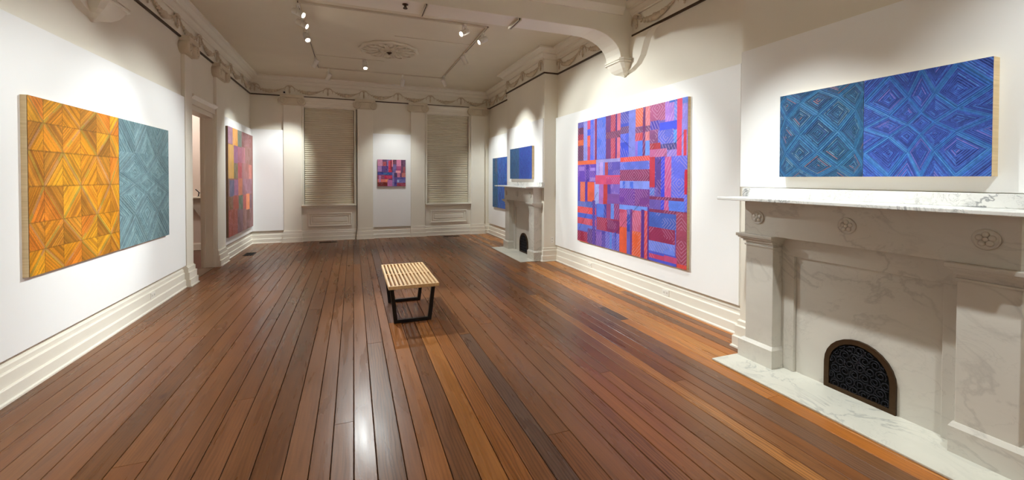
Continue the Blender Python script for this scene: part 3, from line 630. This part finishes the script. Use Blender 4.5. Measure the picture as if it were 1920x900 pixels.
def art_lattice(U, V, un, vn, bands, fill, fill2, lines, stripes, seed, accent=None, amt=.25, bw=.30):
    """diamonds strung on straight lines between the nodes un, vn, each filled with nested strokes"""
    k = (len(un)-1)/2; p = np.interp(U, un, np.arange(len(un))-k); k = (len(vn)-1)/2; q = np.interp(V, vn, np.arange(len(vn))-k)
    a, b = (p+q)/2+.5, (p-q)/2+.5; ia, ib = np.floor(a), np.floor(b); fa, fb = a-ia, b-ib
    m = np.minimum(np.minimum(fa, 1-fa), np.minimum(fb, 1-fb))*2
    n = np.floor(m*stripes); fr = m*stripes-n
    t = smooth_noise(U, V, 5, 4, seed)
    col = np.array(fill, float)*(1-t)[..., None]+np.array(fill2, float)*t[..., None]
    col = col*(1+(hsh(ia, ib, n+seed)-.5)*amt)[..., None]
    ln = fr < .30; edge = np.argmin(np.stack([fa, 1-fa, fb, 1-fb]), 0)
    lc = pal(lines, hsh(ia+7, ib+edge*3.3, n+seed)); vis = (smooth_noise(U, V, 30, 22, seed+3) > .28)
    col = np.where((ln & vis)[..., None], lc, col)
    bd = m < bw; nb = np.floor(m/bw*3); bc = pal(bands, hsh(nb, np.floor(ia*.5), edge+np.floor(ib*.5)))
    col = np.where(bd[..., None], col*.30+bc*.70, col)
    col = np.where((np.abs(m/bw*3-np.round(m/bw*3)) < .13)[..., None] & bd[..., None], col*.70, col)
    if accent is not None:
        ac = (hsh(ia*1.7, ib*2.3, edge+n*5.1+seed) > .86) & ln & (m > bw) & (hsh(ia+1, ib+2) > .45); col = np.where(ac[..., None], np.array(accent, float), col)
    col *= (.93+.14*smooth_noise(U, V, 40, 30, seed))[..., None]
    return col, np.where(ln, -.8, .4)*.0014
def art_teal(U, V):
    c, h = art_lattice(U, V, [0, .27, .5, .73, 1], [0, .25, .41, .5, .59, .75, 1], [(112,139,146), (120,147,152), (105,132,141)], (106,134,141), (114,143,148), [(84,110,120), (134,160,163), (94,121,127)], 7, 2, None, .12, .20)
    return c, h*2.2
def art_tealblue(U, V):
    return art_lattice(U, V, [0, .09, .27, .5, .73, .91, 1], [0, .12, .29, .5, .71, .88, 1], [(52,118,172), (42,100,156), (66,134,182)], (46,78,120), (44,90,122), [(66,130,172), (40,70,112), (120,150,170), (58,84,138), (48,96,128)], 7, 4, (176,116,110), .22, .24)
def art_blue(U, V):
    return art_lattice(U, V, [0, .235, .395, .5, .605, .765, 1], [0, .235, .395, .5, .605, .765, 1], [(60,132,206), (78,150,216), (52,114,196)], (56,82,164), (62,92,176), [(34,46,112), (46,62,138), (80,138,210), (38,50,122), (72,126,206)], 9, 6, (146,126,196), .20, .17)
def art_rects(rects, base, seed=0):
    def f(U, V):
        col = np.zeros(U.shape+(3,))+np.array(base, float); h = np.zeros(U.shape)
        for k, (u0, u1, v0, v1, c, ht) in enumerate(rects):
            tilt = (hsh(k*1.0, 2.0)-.5)*.012
            uu = U+tilt*(V-.5); m = (uu >= u0) & (uu < u1) & (V >= v0) & (V < v1)
            cc = np.array(c, float)*(1+.10*(smooth_noise(U, V, 30, 30, k+seed)-.5))[..., None]
            if not ht and hsh(k*7.0, 4.0) > .45: ht = 1
            if ht:
                g = 1 if hsh(k*3.0, 1.0) > .5 else -1
                ph = (U*1.26+g*V*(1.0 if k % 3 else .55))*(40 if ht == 1 else 38)
                if ht == 2: ph = np.maximum(np.abs(U-(u0+u1)/2)*1.26, 0)*40+np.abs(V-(v0+v1)/2)*44
                ln = (ph-np.floor(ph)) < .24; on_ = smooth_noise(U, V, 16, 16, k+3) > .40
                cc = np.where((ln & on_)[..., None], cc*.5+np.array((225, 185, 215))*.5, cc); h = np.where(m & ln, -.0012, h)
            col = np.where(m[..., None], cc, col)
        if seed == 0:
            for (u0, v0, u1, v1) in ((.02, .10, .25, .42), (.42, .10, .66, .36), (.80, .62, .98, .80), (.44, .86, .58, .74)):   # long scored diagonals
                dx, dy = u1-u0, v1-v0; L = math.hypot(dx, dy); t = ((U-u0)*dx+(V-v0)*dy)/L/L; dd = np.abs((U-u0)*dy-(V-v0)*dx)/L
                col = np.where(((dd < .0025) & (t > 0) & (t < 1))[..., None], col*.72, col)
            col = (col*.95+np.array((128, 90, 170))*.05)*.93
        return col, h
    return f
def canvas(name, parent, fn, nu, nv, o, du, dv, nrm, thick, edge):
    """painted face as a fine relief grid plus the timber cradle behind it. o: lower left of face, du/dv: full edges, nrm: outwards"""
    U, V = np.meshgrid(np.linspace(0, 1, nu), np.linspace(0, 1, nv))
    col, h = fn(np.clip(U, 0, .9999), np.clip(V, 0, .9999))
    h = h.copy(); h[0, :] = h[-1, :] = 0; h[:, 0] = h[:, -1] = 0
    o, du, dv, nrm = (np.array(x, float) for x in (o, du, dv, nrm))
    P = o+U[..., None]*du+V[..., None]*dv+(h+.0042)[..., None]*nrm
    me = bpy.data.meshes.new(name); N = nu*nv
    idx = np.arange(N).reshape(nv, nu); q = np.stack([idx[:-1, :-1], idx[:-1, 1:], idx[1:, 1:], idx[1:, :-1]], -1).reshape(-1, 4)
    if np.dot(np.cross(du, dv), nrm) < 0: q = q[:, ::-1]
    me.vertices.add(N); me.vertices.foreach_set('co', P.reshape(-1)); me.loops.add(q.size); me.loops.foreach_set('vertex_index', q.reshape(-1).astype(np.int32))
    me.polygons.add(len(q)); me.polygons.foreach_set('loop_start', np.arange(0, q.size, 4, dtype=np.int32)); me.polygons.foreach_set('loop_total', np.full(len(q), 4, np.int32))
    me.update(calc_edges=True)
    at = me.color_attributes.new('pigment', 'FLOAT_COLOR', 'POINT'); rgba = np.ones((N, 4), np.float32); rgba[:, :3] = s2l(np.clip(col, 0, 255).reshape(-1, 3)); at.data.foreach_set('color', rgba.reshape(-1))
    me.materials.append(M['art']); me.polygons.foreach_set('use_smooth', np.ones(len(q), bool))
    f = bpy.data.objects.new(name, me); link(f); f.parent = parent; f.matrix_parent_inverse = Matrix.Translation(parent.location).inverted()
    m = MB(); a = o; g = .0; c4 = [a, a+du, a+du+dv, a+dv]; back = [p-nrm*thick for p in c4]
    m.hexa([tuple(p) for p in back], [tuple(p) for p in c4])
    child(m, 'panel_edge', edge, parent)
    return f
def painting(label, loc):
    r = empty('painting', loc); return tag(r, label, 'painting')
# left wall: u runs from near (viewer's left) to far, faces +X
r = painting('large gold and grey-teal quilt-patterned painting on the left wall', (-2.2, 5.2, .834))
canvas('gold_panel', r, art_gold, 300, 300, (-2.18, 4.0327, 0.829), (0, 1.2436, 0), (0, 0, 1.309), (1, 0, 0), .035, M['edge'])
canvas('teal_panel', r, art_teal, 280, 300, (-2.18, 5.2803, 0.829), (0, 1.1942, 0), (0, 0, 1.309), (1, 0, 0), .035, M['edge'])
r = painting('tall red, orange and mauve patchwork painting beyond the doorway', (-2.2, 10.2, .43))
canvas('painted_panel', r, art_rects(FARL, (146, 98, 90), 2), 170, 200, (-2.18, 9.155, .43), (0, 2.05, 0), (0, 0, 2.08), (1, 0, 0), .035, M['edge_dark'])
r = painting('small square plaid painting of purple, red and pink between the windows', (.93, YE, 1.33))
canvas('painted_panel', r, art_rects(SMALL, (110, 70, 110), 5), 140, 140, (.578, YE-.08, 1.335), (.70, 0, 0), (0, 0, .69), (0, -1, 0), .035, M['edge_dark'])
# right side: u runs from far (viewer's left) to near, faces -X
r = painting('upright blue painting in the far right corner beyond the far fireplace', (3.55, 10.2, .78))
canvas('painted_panel', r, lambda U, V: tuple(np.where((U < .35)[..., None], a, b) if a.ndim == 3 else np.where(U < .35, a, b) for a, b in zip(art_tealblue(U/.35, V*1.4), art_blue((U-.35)/.65, V))), 150, 160, (3.53, 10.82, .785), (0, -1.22, 0), (0, 0, 1.30), (-1, 0, 0), .035, M['edge'])
r = painting('small blue two-panel painting above the far mantel', (3.28, 8.1, 1.54))
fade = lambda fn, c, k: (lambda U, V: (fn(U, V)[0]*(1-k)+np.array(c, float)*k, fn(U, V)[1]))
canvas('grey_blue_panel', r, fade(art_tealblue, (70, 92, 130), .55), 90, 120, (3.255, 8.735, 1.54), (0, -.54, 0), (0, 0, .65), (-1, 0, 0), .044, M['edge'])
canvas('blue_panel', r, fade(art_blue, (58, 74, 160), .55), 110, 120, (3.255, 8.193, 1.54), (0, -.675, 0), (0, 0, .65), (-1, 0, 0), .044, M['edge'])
r = painting('huge blue and red patchwork painting on the right wall', (3.55, 5, .52))
canvas('painted_panel', r, art_rects(BIG, (110, 90, 180), 0), 420, 360, (3.53, 6.2114, 0.5156), (0, -2.4755, 0), (0, 0, 1.9633), (-1, 0, 0), .035, M['edge'])
r = painting('wide blue diamond-patterned painting above the near mantel', (3.28, 1.8, 1.568))
canvas('teal_panel', r, art_tealblue, 340, 360, (3.245, 2.428, 1.568), (0, -.597, 0), (0, 0, .650), (-1, 0, 0), .060, M['edge'])
canvas('blue_panel', r, art_blue, 360, 360, (3.245, 1.829, 1.568), (0, -.615, 0), (0, 0, .650), (-1, 0, 0), .060, M['edge'])

# ================================================================ FIREPLACES
def scroll_mesh():
    m = MB(); rnd = random.Random(3)
    def inside(y, z):
        if z < .035 or abs(y) > .185: return False
        return z < .19 or y*y+(z-.19)**2 < .185**2
    k = 0
    for gy in np.arange(-.165, .17, .062):
        for gz in np.arange(.06, .37, .058):
            k += 1; y = gy+(.031 if int(round((gz-.06)/.058)) % 2 else 0); dr = 1 if k % 2 else -1; a0 = rnd.uniform(0, 6.28)
            pts = []
            for i in range(17):
                a = a0+dr*i/16*1.6*2*PI; r = .036*(1-.72*i/16); py, pz = y+r*math.cos(a), gz+r*math.sin(a)
                if not inside(py, pz): continue
                pts.append((-.012, py, pz))
            if len(pts) > 5: m.tube(pts, .0038, 5)
    for p in [(-.185, .035), (0, .035), (.09, .05)]: m.tube([(-.010, p[0], p[1]), (-.010, p[0]*.4, .2), (-.010, -p[0]*.3, .34)], .0035, 5)
    return m.mesh('scrollwork', M['iron'])
SCR = scroll_mesh()
def fireplace(Yc, label):
    r = empty('fireplace', (XB, Yc, 0)); tag(r, label, 'fireplace', 'marble fireplaces')
    def bb(m, x0, x1, y0, y1, z0, z1): return m.box(x0, x1, Yc+y0, Yc+y1, z0, z1)
    H = .014
    child(bb(MB(), 2.872, XB-.002, -.872, .872, .0005, H), 'hearth_slab', M['hearth'], r, .003)
    child(bb(MB(), 3.300, XB-.001, -.60, .60, H, 1.09), 'fireback_slab', M['marble'], r)
    for s in (-1, 1):
        p = child(bb(MB(), 3.170, XB-.001, s*.552, s*.800, .17, 1.01), 'pilaster', M['marble'], r, .004)
        m = bb(MB(), 3.146, XB-.001, s*.535, s*.852, H, .160)
        m.hexa([(3.146, Yc+s*.535, .160), (XB-.001, Yc+s*.535, .160), (XB-.001, Yc+s*.852, .160), (3.146, Yc+s*.852, .160)], [(3.164, Yc+s*.546, .186), (XB-.001, Yc+s*.546, .186), (XB-.001, Yc+s*.815, .186), (3.164, Yc+s*.815, .186)])
        child(m, 'plinth_block', M['marble'], p)
        m = MB()
        for x, e, z0, z1 in ((3.160, .010, .985, 1.000), (3.168, .002, 1.000, 1.020), (3.150, .018, 1.020, 1.038), (3.135, .030, 1.038, 1.050), (3.118, .042, 1.050, 1.062), (3.105, .052, 1.062, 1.088)): bb(m, x, XB-.001, s*(.552-e*.6), s*(.80+e), z0, z1)
        child(m, 'pilaster_cap', M['marble'], p, .003)
        child(bb(MB(), 3.272, 3.300, s*.450, s*.552, H, .935), 'jamb_strip', M['marble'], r, .003)
    child(bb(MB(), 3.272, 3.300, -.552, .552, .935, 1.088), 'lintel_strip', M['marble'], r, .003)
    child(bb(MB(), 3.150, XB-.001, -.800, .800, 1.088, 1.372), 'frieze_block', M['marble'], r, .003)
    child(bb(MB(), 2.955, XB-.001, -.915, .915, 1.372, 1.396), 'mantel_shelf', M['marble_w'], r, .004)
    child(bb(MB(), 3.268, XB-.001, -.930, .930, 1.396, 1.474), 'backsplash', M['marble_w'], r, .003)
    for y in (-.675, 0, .675):
        m = MB(); o = (3.150, Yc+y-.02*0, 1.232)
        m.lathe([(.056, 0), (.057, .008), (.053, .013), (.050, .011), (.047, .008)], o, (-1, 0, 0), 32)
        for k in range(5):
            t = 2*PI*k/5+.3; m.ball((o[0]-.010, o[1]+.026*math.cos(t), o[2]+.026*math.sin(t)), .010, .0165, .0165, 8, 6)
        m.lathe([(.013, .006), (.011, .018), (.004, .021)], o, (-1, 0, 0), 12)
        child(m, 'roundel', M['marble'], r)
    # arched register grate
    g = []
    for k in range(15): a = PI*k/14; g.append((.222*math.cos(a), .200+.222*math.sin(a)))
    outer = [(.222, H)]+g+[(-.222, H)]
    inn = [(.188, .045)]+[(.188*math.cos(PI*k/14), .200+.188*math.sin(PI*k/14)) for k in range(15)]+[(-.188, .045)]
    m = MB(); n = len(outer)
    V0 = [(3.300, Yc+y, z) for y, z in outer]; V1 = [(3.282, Yc+y, z) for y, z in outer]; V2 = [(3.282, Yc+y, z) for y, z in inn]; V3 = [(3.298, Yc+y, z) for y, z in inn]
    m.add(V0+V1+V2+V3, [((a)*n+i, (a)*n+(i+1)%n, (a+1)*n+(i+1)%n, (a+1)*n+i) for a in range(3) for i in range(n)])
    gr = child(m, 'register_grate', M['bronze'], r)
    child(MB().prism(inn, lambda p, q, a: (a, Yc+p, q), 3.2955, 3.2990), 'dark_backing', M['void'], gr)
    s = bpy.data.objects.new('scrollwork', SCR); link(s, gr); s.matrix_parent_inverse = gr.matrix_world.inverted(); s.matrix_parent_inverse = Matrix.Identity(4)
    s.parent = gr; s.location = (3.300, Yc, 0)
    return r
fireplace(1.868, 'near marble fireplace with shelf and arched grate, beneath the wide blue painting')
fireplace(8.02, 'far marble fireplace with shelf and arched grate, beneath the small two-panel painting')

# ================================================================ BENCH
def bench():
    x0, x1, y0, y1, zt = .335, .860, 4.48, 5.66, .428; th = .036
    r = empty('slatted_bench', ((x0+x1)/2, (y0+y1)/2, 0)); tag(r, 'blond slatted wooden bench on black trapezoid legs in mid floor', 'bench')
    n = 13; w = .0222; gap = (x1-x0-n*w)/(n-1)
    for k in range(n):
        a = x0+k*(w+gap); child(MB().box(a, a+w, y0, y1, zt-th, zt), 'slat', M['bench'], r, .002)
    for (a, b) in ((y0, y0+.026), ((y0+y1)/2-.013, (y0+y1)/2+.013), (y1-.026, y1)):
        rail = child(MB().box(x0+w, x1-w, a+.002, b-.002, zt-th-.0, zt-th+.004), 'cross_rail', M['bench'], r)
        for k in range(n-1):
            q = x0+k*(w+gap)+w; child(MB().box(q, q+gap, a, b, zt-th+.004, zt-.0005), 'spacer_block', M['bench'], rail)
    for yl in (4.615, 5.415):
        m = MB(); zb = zt-th; t = .020
        lg = r
        for s in (-1, 1):
            xc = (x0+x1)/2; tx = xc+s*.222; bx_ = xc+s*.178
            child(MB().hexa([(bx_-t, yl-t, 0), (bx_+t, yl-t, 0), (bx_+t, yl+t, 0), (bx_-t, yl+t, 0)], [(tx-t, yl-t, zb), (tx+t, yl-t, zb), (tx+t, yl+t, zb), (tx-t, yl+t, zb)]), 'leg', M['black'], lg, .002)
        child(MB().box((x0+x1)/2-.165, (x0+x1)/2+.165, yl-t, yl+t, 0, .034), 'foot_rail', M['black'], lg, .002)
        child(MB().box((x0+x1)/2-.215, (x0+x1)/2+.215, yl-t*.9, yl+t*.9, zb-.030, zb), 'top_rail', M['black'], lg, .002)
bench()

# ================================================================ CEILING: MEDALLION, TRACKS, SPOTLIGHTS
def medallion(cx, cy, label):
    r = empty('ceiling_medallion', (cx, cy, ZC)); tag(r, label, 'medallion')
    R = .535
    m = MB().lathe([(R*.98, 0), (R, .012), (R*.97, .034), (R*.90, .038), (R*.85, .014), (R*.36, .014), (R*.32, .045), (.10, .05), (.06, .03)], (cx, cy, ZC-.0005), (0, 0, -1), 72, True, 12, .03)
    child(m, 'rosette_plate', M['ceil'], r)
    m = MB()
    pm = MB()
    pm.tube([(.18, 0, -.03), (.27, -.05, -.035), (.39, -.085, -.035), (.46, -.05, -.035), (.49, 0, -.03), (.46, .05, -.035), (.39, .085, -.035), (.27, .05, -.035)], .014, 6, True)
    pm.ball((.36, 0, -.018), .075, .04, .028)
    me = pm.mesh('leaf', M['ceil'])
    for k in range(12):
        o = bpy.data.objects.new('leaf', me); link(o, r); o.rotation_euler = (0, 0, 2*PI*k/12)
    pm = MB(); pm.tube([(.06, 0, -.05), (.12, -.032, -.065), (.18, 0, -.055), (.12, .032, -.065)], .011, 6, True); me = pm.mesh('inner_leaf', M['ceil'])
    for k in range(10):
        o = bpy.data.objects.new('inner_leaf', me); link(o, r); o.rotation_euler = (0, 0, 2*PI*(k+.5)/10)
    child(MB().lathe([(.05, 0), (.055, .03), (.03, .055), (.012, .07)], (cx, cy, ZC-.02), (0, 0, -1), 16), 'boss', M['bronze'], r)
medallion(.635, 8.2, 'round leafy plaster ceiling medallion with a dark boss between the light tracks')

def track(name, pts, z, label, w=.034, h=.022, drop=0, closed=False, grp='ceiling light tracks'):
    r = empty(name, (pts[0][0], pts[0][1], z)); tag(r, label, 'light track', grp)
    seg = list(zip(pts, pts[1:]))+([(pts[-1], pts[0])] if closed else [])
    for (a, b) in seg:
        m = MB(); q = MB()
        if abs(a[0]-b[0]) < 1e-4:
            y0, y1 = min(a[1], b[1]), max(a[1], b[1]); m.box(a[0]-w/2, a[0]-w/6, y0-w/2, y1+w/2, z-h, z).box(a[0]+w/6, a[0]+w/2, y0-w/2, y1+w/2, z-h, z); q.box(a[0]-w/6, a[0]+w/6, y0-w/2+.001, y1+w/2-.001, z-h*.7, z)
        else:
            x0, x1 = min(a[0], b[0]), max(a[0], b[0]); m.box(x0+w/2, x1-w/2, a[1]-w/2, a[1]-w/6, z-h, z).box(x0+w/2, x1-w/2, a[1]+w/6, a[1]+w/2, z-h, z); q.box(x0+w/2, x1-w/2, a[1]-w/6, a[1]+w/6, z-h*.7, z)
        child(m, 'rail', M['track'], r); child(q, 'groove', M['groove'], r)
    return r
TX0, TX1, TY0, TY1 = -.70, 1.995, 6.40, 10.02
track('light_track', [(TX0, TY0), (TX0, TY1), (TX1, TY1), (TX1, TY0)], ZC-.001, 'white rectangular ceiling light track around the plaster medallion', closed=True)
track('light_track', [(.785, BY0+.01), (.785, BY1-.01)], BZ-.001, 'short light track crossing the underside of the ceiling beam')
c = track('light_track', [(1.93, BY0+.03), (1.93, BY1-.02)], BZ-.001, 'short dark light track on the beam underside nearer the right wall', .05, .03)
for y, a, b, l in ((9.04, TX0+.03, .60, 'thin ceiling raceway from the left track towards the medallion'), (7.375, .66, TX1-.03, 'thin ceiling raceway from the right track towards the medallion')):
    tag(MB().box(a, b, y-.014, y+.014, ZC-.009, ZC-.0005).build('cable_raceway', M['ceil'], None, .003), l, 'raceway')
NY0, NY1 = -.55, 3.60
track('light_track', [(TX0, NY0), (TX0, NY1), (TX1, NY1), (TX1, NY0)], ZC-.001, 'white rectangular ceiling light track over the near fireplace side', closed=True)

def housing_meshes():
    m = MB().lathe([(.020, -.165), (.040, -.160), (.042, -.150), (.042, -.002), (.044, 0), (.044, .004), (.036, .004), (.034, -.018)], (0, 0, 0), (0, 0, -1), 20)
    h = m.mesh('housing', M['white_metal'])
    l = MB().lathe([(.0345, -.016), (.0345, -.013), (.02, -.011), (.004, -.010)], (0, 0, 0), (0, 0, -1), 20).mesh('lens', M['lens'])
    y = MB().tube([(-.050, 0, .06), (-.050, 0, .10), (-.045, 0, .185), (0, 0, .20), (.045, 0, .185), (.050, 0, .10), (.050, 0, .06)], .005, 6).mesh('yoke', M['white_metal'])
    a = MB().box(-.017, .017, -.055, .055, -.030, 0).lathe([(.009, -.085), (.009, -.03)], (0, 0, 0), (0, 0, 1), 10).mesh('adapter', M['white_metal'])
    return h, l, y, a
HO, LE, YO, AD = housing_meshes()
def spotlight(x, y, aim, watts, label, z=ZC-.023, ang=62, blend=.8, drop=.0, grp='track spotlights'):
    r = empty('track_spotlight', (x, y, z)); tag(r, label, 'spotlight', grp)
    o = bpy.data.objects.new('adapter', AD); link(o, r)
    if drop: MBd = MB().tube([(0, 0, -.08), (0, 0, -.09-drop)], .007, 6); q = MBd.build('stem', M['white_metal'], r)
    pv = Vector((0, 0, -.115-drop))                      # pivot of the head
    d = (Vector(aim)-(Vector((x, y, z))+pv)).normalized()
    zl = -d; xl = Vector((0, 0, 1)).cross(zl); xl = xl.normalized() if xl.length > 1e-4 else Vector((1, 0, 0)); yl = zl.cross(xl)
    R = Matrix((xl, yl, zl)).transposed().to_4x4()
    Mh = Matrix.Translation(pv) @ R @ Matrix.Translation((0, 0, -.08))
    for me, nm in ((HO, 'housing'), (LE, 'lens')):
        o = bpy.data.objects.new(nm, me); link(o, r); o.matrix_local = Mh
    o = bpy.data.objects.new('yoke', YO); link(o, r)
    o.matrix_local = Matrix.Translation(pv) @ Matrix.Rotation(math.atan2(xl.y, xl.x), 4, 'Z') @ Matrix.Translation((0, 0, -.19)) @ Matrix.Scale(1, 4)
    o.scale = (1, 1, 1)
    o.matrix_local = Matrix.Translation(pv+Vector((0, 0, -.085))) @ Matrix.Rotation(math.atan2(xl.y, xl.x), 4, 'Z')
    L = bpy.data.lights.new('spot_beam', 'SPOT'); L.energy = watts*LAMP_W; L.color = LAMP_COL; L.spot_size = math.radians(ang); L.spot_blend = blend; L.shadow_soft_size = .03
    lo = bpy.data.objects.new('spot_beam', L); link(lo, r); lo.matrix_local = Mh @ Matrix.Translation((0, 0, -.012))
    return r
W = 410
spotlight(TX0, 6.46, (3.5, 4.6, 1.5), W*.95, 'lit track spotlight on the left track nearest the beam', ang=50, blend=.5)
spotlight(TX0, 6.90, (3.5, 5.7, 1.5), W*1.05, 'lit track spotlight second from the beam on the left track', ang=52, blend=.5)
spotlight(TX0, 7.52, (.80, 4.75, 0), W*1.25, 'brightest track spotlight in the middle of the left track', ang=33)
spotlight(TX0, 9.20, (-2.2, 9.9, 1.3), W*.5, 'track spotlight on the left track aimed at the red patchwork painting')
spotlight(-.50, TY1, (-2.0, 11.3, 1.5), W*.62, 'track spotlight on the far track end nearest the left wall', drop=.06, ang=50)
spotlight(.23, 9.04, (.45, 6.6, 0), W*.6, 'glowing spotlight under the ceiling raceway facing the bench', z=ZC-.010, ang=84)
spotlight(1.62, 6.40, (-2.2, 4.4, 1.2), W*1.05, 'lit track spotlight hanging from the near side of the far track', ang=47, blend=.7)
spotlight(TX1, 6.66, (-2.2, 6.0, 1.25), W*1.15, 'lit track spotlight on the right track closest to the beam', ang=47, blend=.7)
spotlight(TX1, 7.88, (3.3, 8.2, 1.6), W*.5, 'track spotlight on the right track aimed at the far fireplace')
spotlight(1.07, TY1, (.93, 11.3, 1.35), W*.27, 'white track spotlight aimed at the small square painting', drop=.06, ang=62, blend=.9)
spotlight(TX1-.02, 9.72, (3.5, 10.5, 1.4), W*.5, 'small track spotlight at the far right corner of the track', drop=.05, ang=62)
# the same kind of lamps on the near track (floor and rear-wall ones added as fill), overhead and behind the photographer
for x, y, a, w_, an, l in ((TX1, 2.7, (3.0, 1.95, .2), W*.72, 62, 'near track spotlight above the wide blue painting'),
                       (TX1, 1.0, (-2.2, 3.4, 1.0), W*.78, 46, 'near track spotlight crossing to the left wall panel'),
                       (TX1, 3.45, (3.5, 4.7, .7), W*.30, 66, 'near track spotlight beside the beam facing the big painting'),
                       (TX1, 0.0, (3.3, .9, 1.2), W*.4, 62, 'near track spotlight at the rear of the right track'),
                       (TX0, 1.2, (-.4, 2.2, 0), W*.24, 76, 'added fill spotlight on the near left track flooding the floor'),
                       (.6, NY1, (.8, 2.4, 0), W*.2, 70, 'added fill spotlight on the near track pointing down at the floor'),
                       (.1, NY0, (-.2, YB, 1.4), W*.4, 75, 'added fill spotlight on the near track washing the rear wall on the left'),
                       (1.5, NY0, (1.9, YB, 1.4), W*.4, 75, 'added fill spotlight on the near track washing the rear wall on the right')):
    spotlight(x, y, a, w_, l, ang=an, grp='near track spotlights')

# ================================================================ SMALL THINGS
def outlet(loc, nrm, label, horiz=True):
    n = Vector(nrm); u = Vector((n.y, -n.x, 0)); r = empty('wall_outlet', loc); tag(r, label, 'outlet', 'wall outlets')
    w, h = (.058, .036) if horiz else (.036, .058); o = Vector(loc)
    def slab(a, b, z0, z1, d0, d1):
        P = [o+u*p+n*d+Vector((0, 0, z)) for z in (z0, z1) for p, d in ((a, d0), (b, d0), (b, d1), (a, d1))]
        return MB().hexa([tuple(p) for p in P[:4]], [tuple(p) for p in P[4:]])
    child(slab(-w, w, -h, h, 0, .006), 'cover_plate', M['plastic'], r, .002)
    for s in (-1, 1):
        c = (s*w*.45, 0) if horiz else (0, s*h*.45)
        rc = child(slab(c[0]-.016, c[0]+.016, c[1]-.016, c[1]+.016, .006, .008), 'receptacle', M['white_metal'], r)
        for t in (-.006, .006): child(slab(c[0]+t-.0012, c[0]+t+.0012, c[1]-.005, c[1]+.005, .0078, .0086), 'slot', M['groove'], rc)
bo = .030
outlet((XL+bo, 6.14, .154), (1, 0, 0), 'wall outlet in the left baseboard under the gold painting')
outlet((XR-bo, 4.13, .154), (-1, 0, 0), 'wall outlet in the right baseboard nearer the near fireplace')
outlet((XR-bo, 5.90, .154), (-1, 0, 0), 'wall outlet in the right baseboard nearer the far fireplace')
outlet((.963, YE-bo, .154), (0, -1, 0), 'wall outlet in the far baseboard between the windows')
outlet((3.50, FB[0], .39), (0, -1, 0), 'wall outlet on the side of the far chimney breast', False)
def floor_vent(x0, x1, y0, y1, label):
    r = empty('floor_vent', ((x0+x1)/2, (y0+y1)/2, 0)); tag(r, label, 'vent', 'dark floor vents')
    m = MB(); b = .014; z = .004
    m.box(x0, x1, y0, y0+b, -.0, z).box(x0, x1, y1-b, y1, 0, z).box(x0, x0+b, y0+b, y1-b, 0, z).box(x1-b, x1, y0+b, y1-b, 0, z); child(m, 'frame', M['vent'], r)
    child(MB().box(x0+b, x1-b, y0+b, y1-b, .0003, .0012), 'dark_opening', M['void'], r)
    n = max(4, int((x1-x0)/.03))
    m = MB()
    for k in range(1, n): x = x0+(x1-x0)*k/n; m.box(x-.003, x+.003, y0+b, y1-b, .001, z-.0005)
    child(m, 'louvres', M['vent'], r)
floor_vent(-.77, -.38, 10.93, 11.06, 'dark floor vent below the window nearer the red painting')
floor_vent(2.22, 2.64, 10.96, 11.08, 'dark floor vent below the window nearer the fireplace')
floor_vent(-2.06, -1.88, 9.62, 10.0, 'dark floor vent beside the left baseboard past the doorway')
sc_ = empty('security_camera', (-1.53, YE-.10, 3.545)); tag(sc_, 'small white security camera with black lens above the left pilaster capital', 'camera')
child(MB().box(-1.555, -1.505, YE-.10, YE-.012, 3.530, 3.545), 'bracket', M['white_metal'], sc_)
child(MB().ball((-1.53, YE-.115, 3.572), .042, .042, .040, 14, 10), 'dome', M['white_metal'], sc_)
child(MB().lathe([(.020, 0), (.020, .018), (.012, .022)], (-1.525, YE-.145, 3.568), (.25, -1, -.15), 16), 'camera_lens', M['void'], sc_)
cb = MB().tube([(.078, YE-.045, 3.28), (.074, YE-.05, 2.2), (.080, YE-.05, 1.0), (.076, YE-.055, .33), (.070, YE-.07, .24), (.058, YE-.085, .10), (.045, YE-.10, .01)], .007, 6)
tag(cb.build('power_cable', M['black']), 'thin black cable hanging from capital to floor beside the left window', 'cable')
sp = empty('sprinkler_head', (.56, BY0+.1, BZ)); tag(sp, 'dark sprinkler head under the ceiling beam at the top edge', 'sprinkler')
child(MB().lathe([(.035, 0), (.033, .006), (.014, .010), (.012, .03)], (.56, BY0+.1, BZ-.001), (0, 0, -1), 16), 'escutcheon', M['bronze'], sp)
child(MB().lathe([(.026, .045), (.026, .049)], (.56, BY0+.1, BZ), (0, 0, -1), 12).tube([(.545, BY0+.1, BZ-.028), (.545, BY0+.1, BZ-.047)], .003, 5).tube([(.575, BY0+.1, BZ-.028), (.575, BY0+.1, BZ-.047)], .003, 5), 'deflector', M['bronze'], sp)
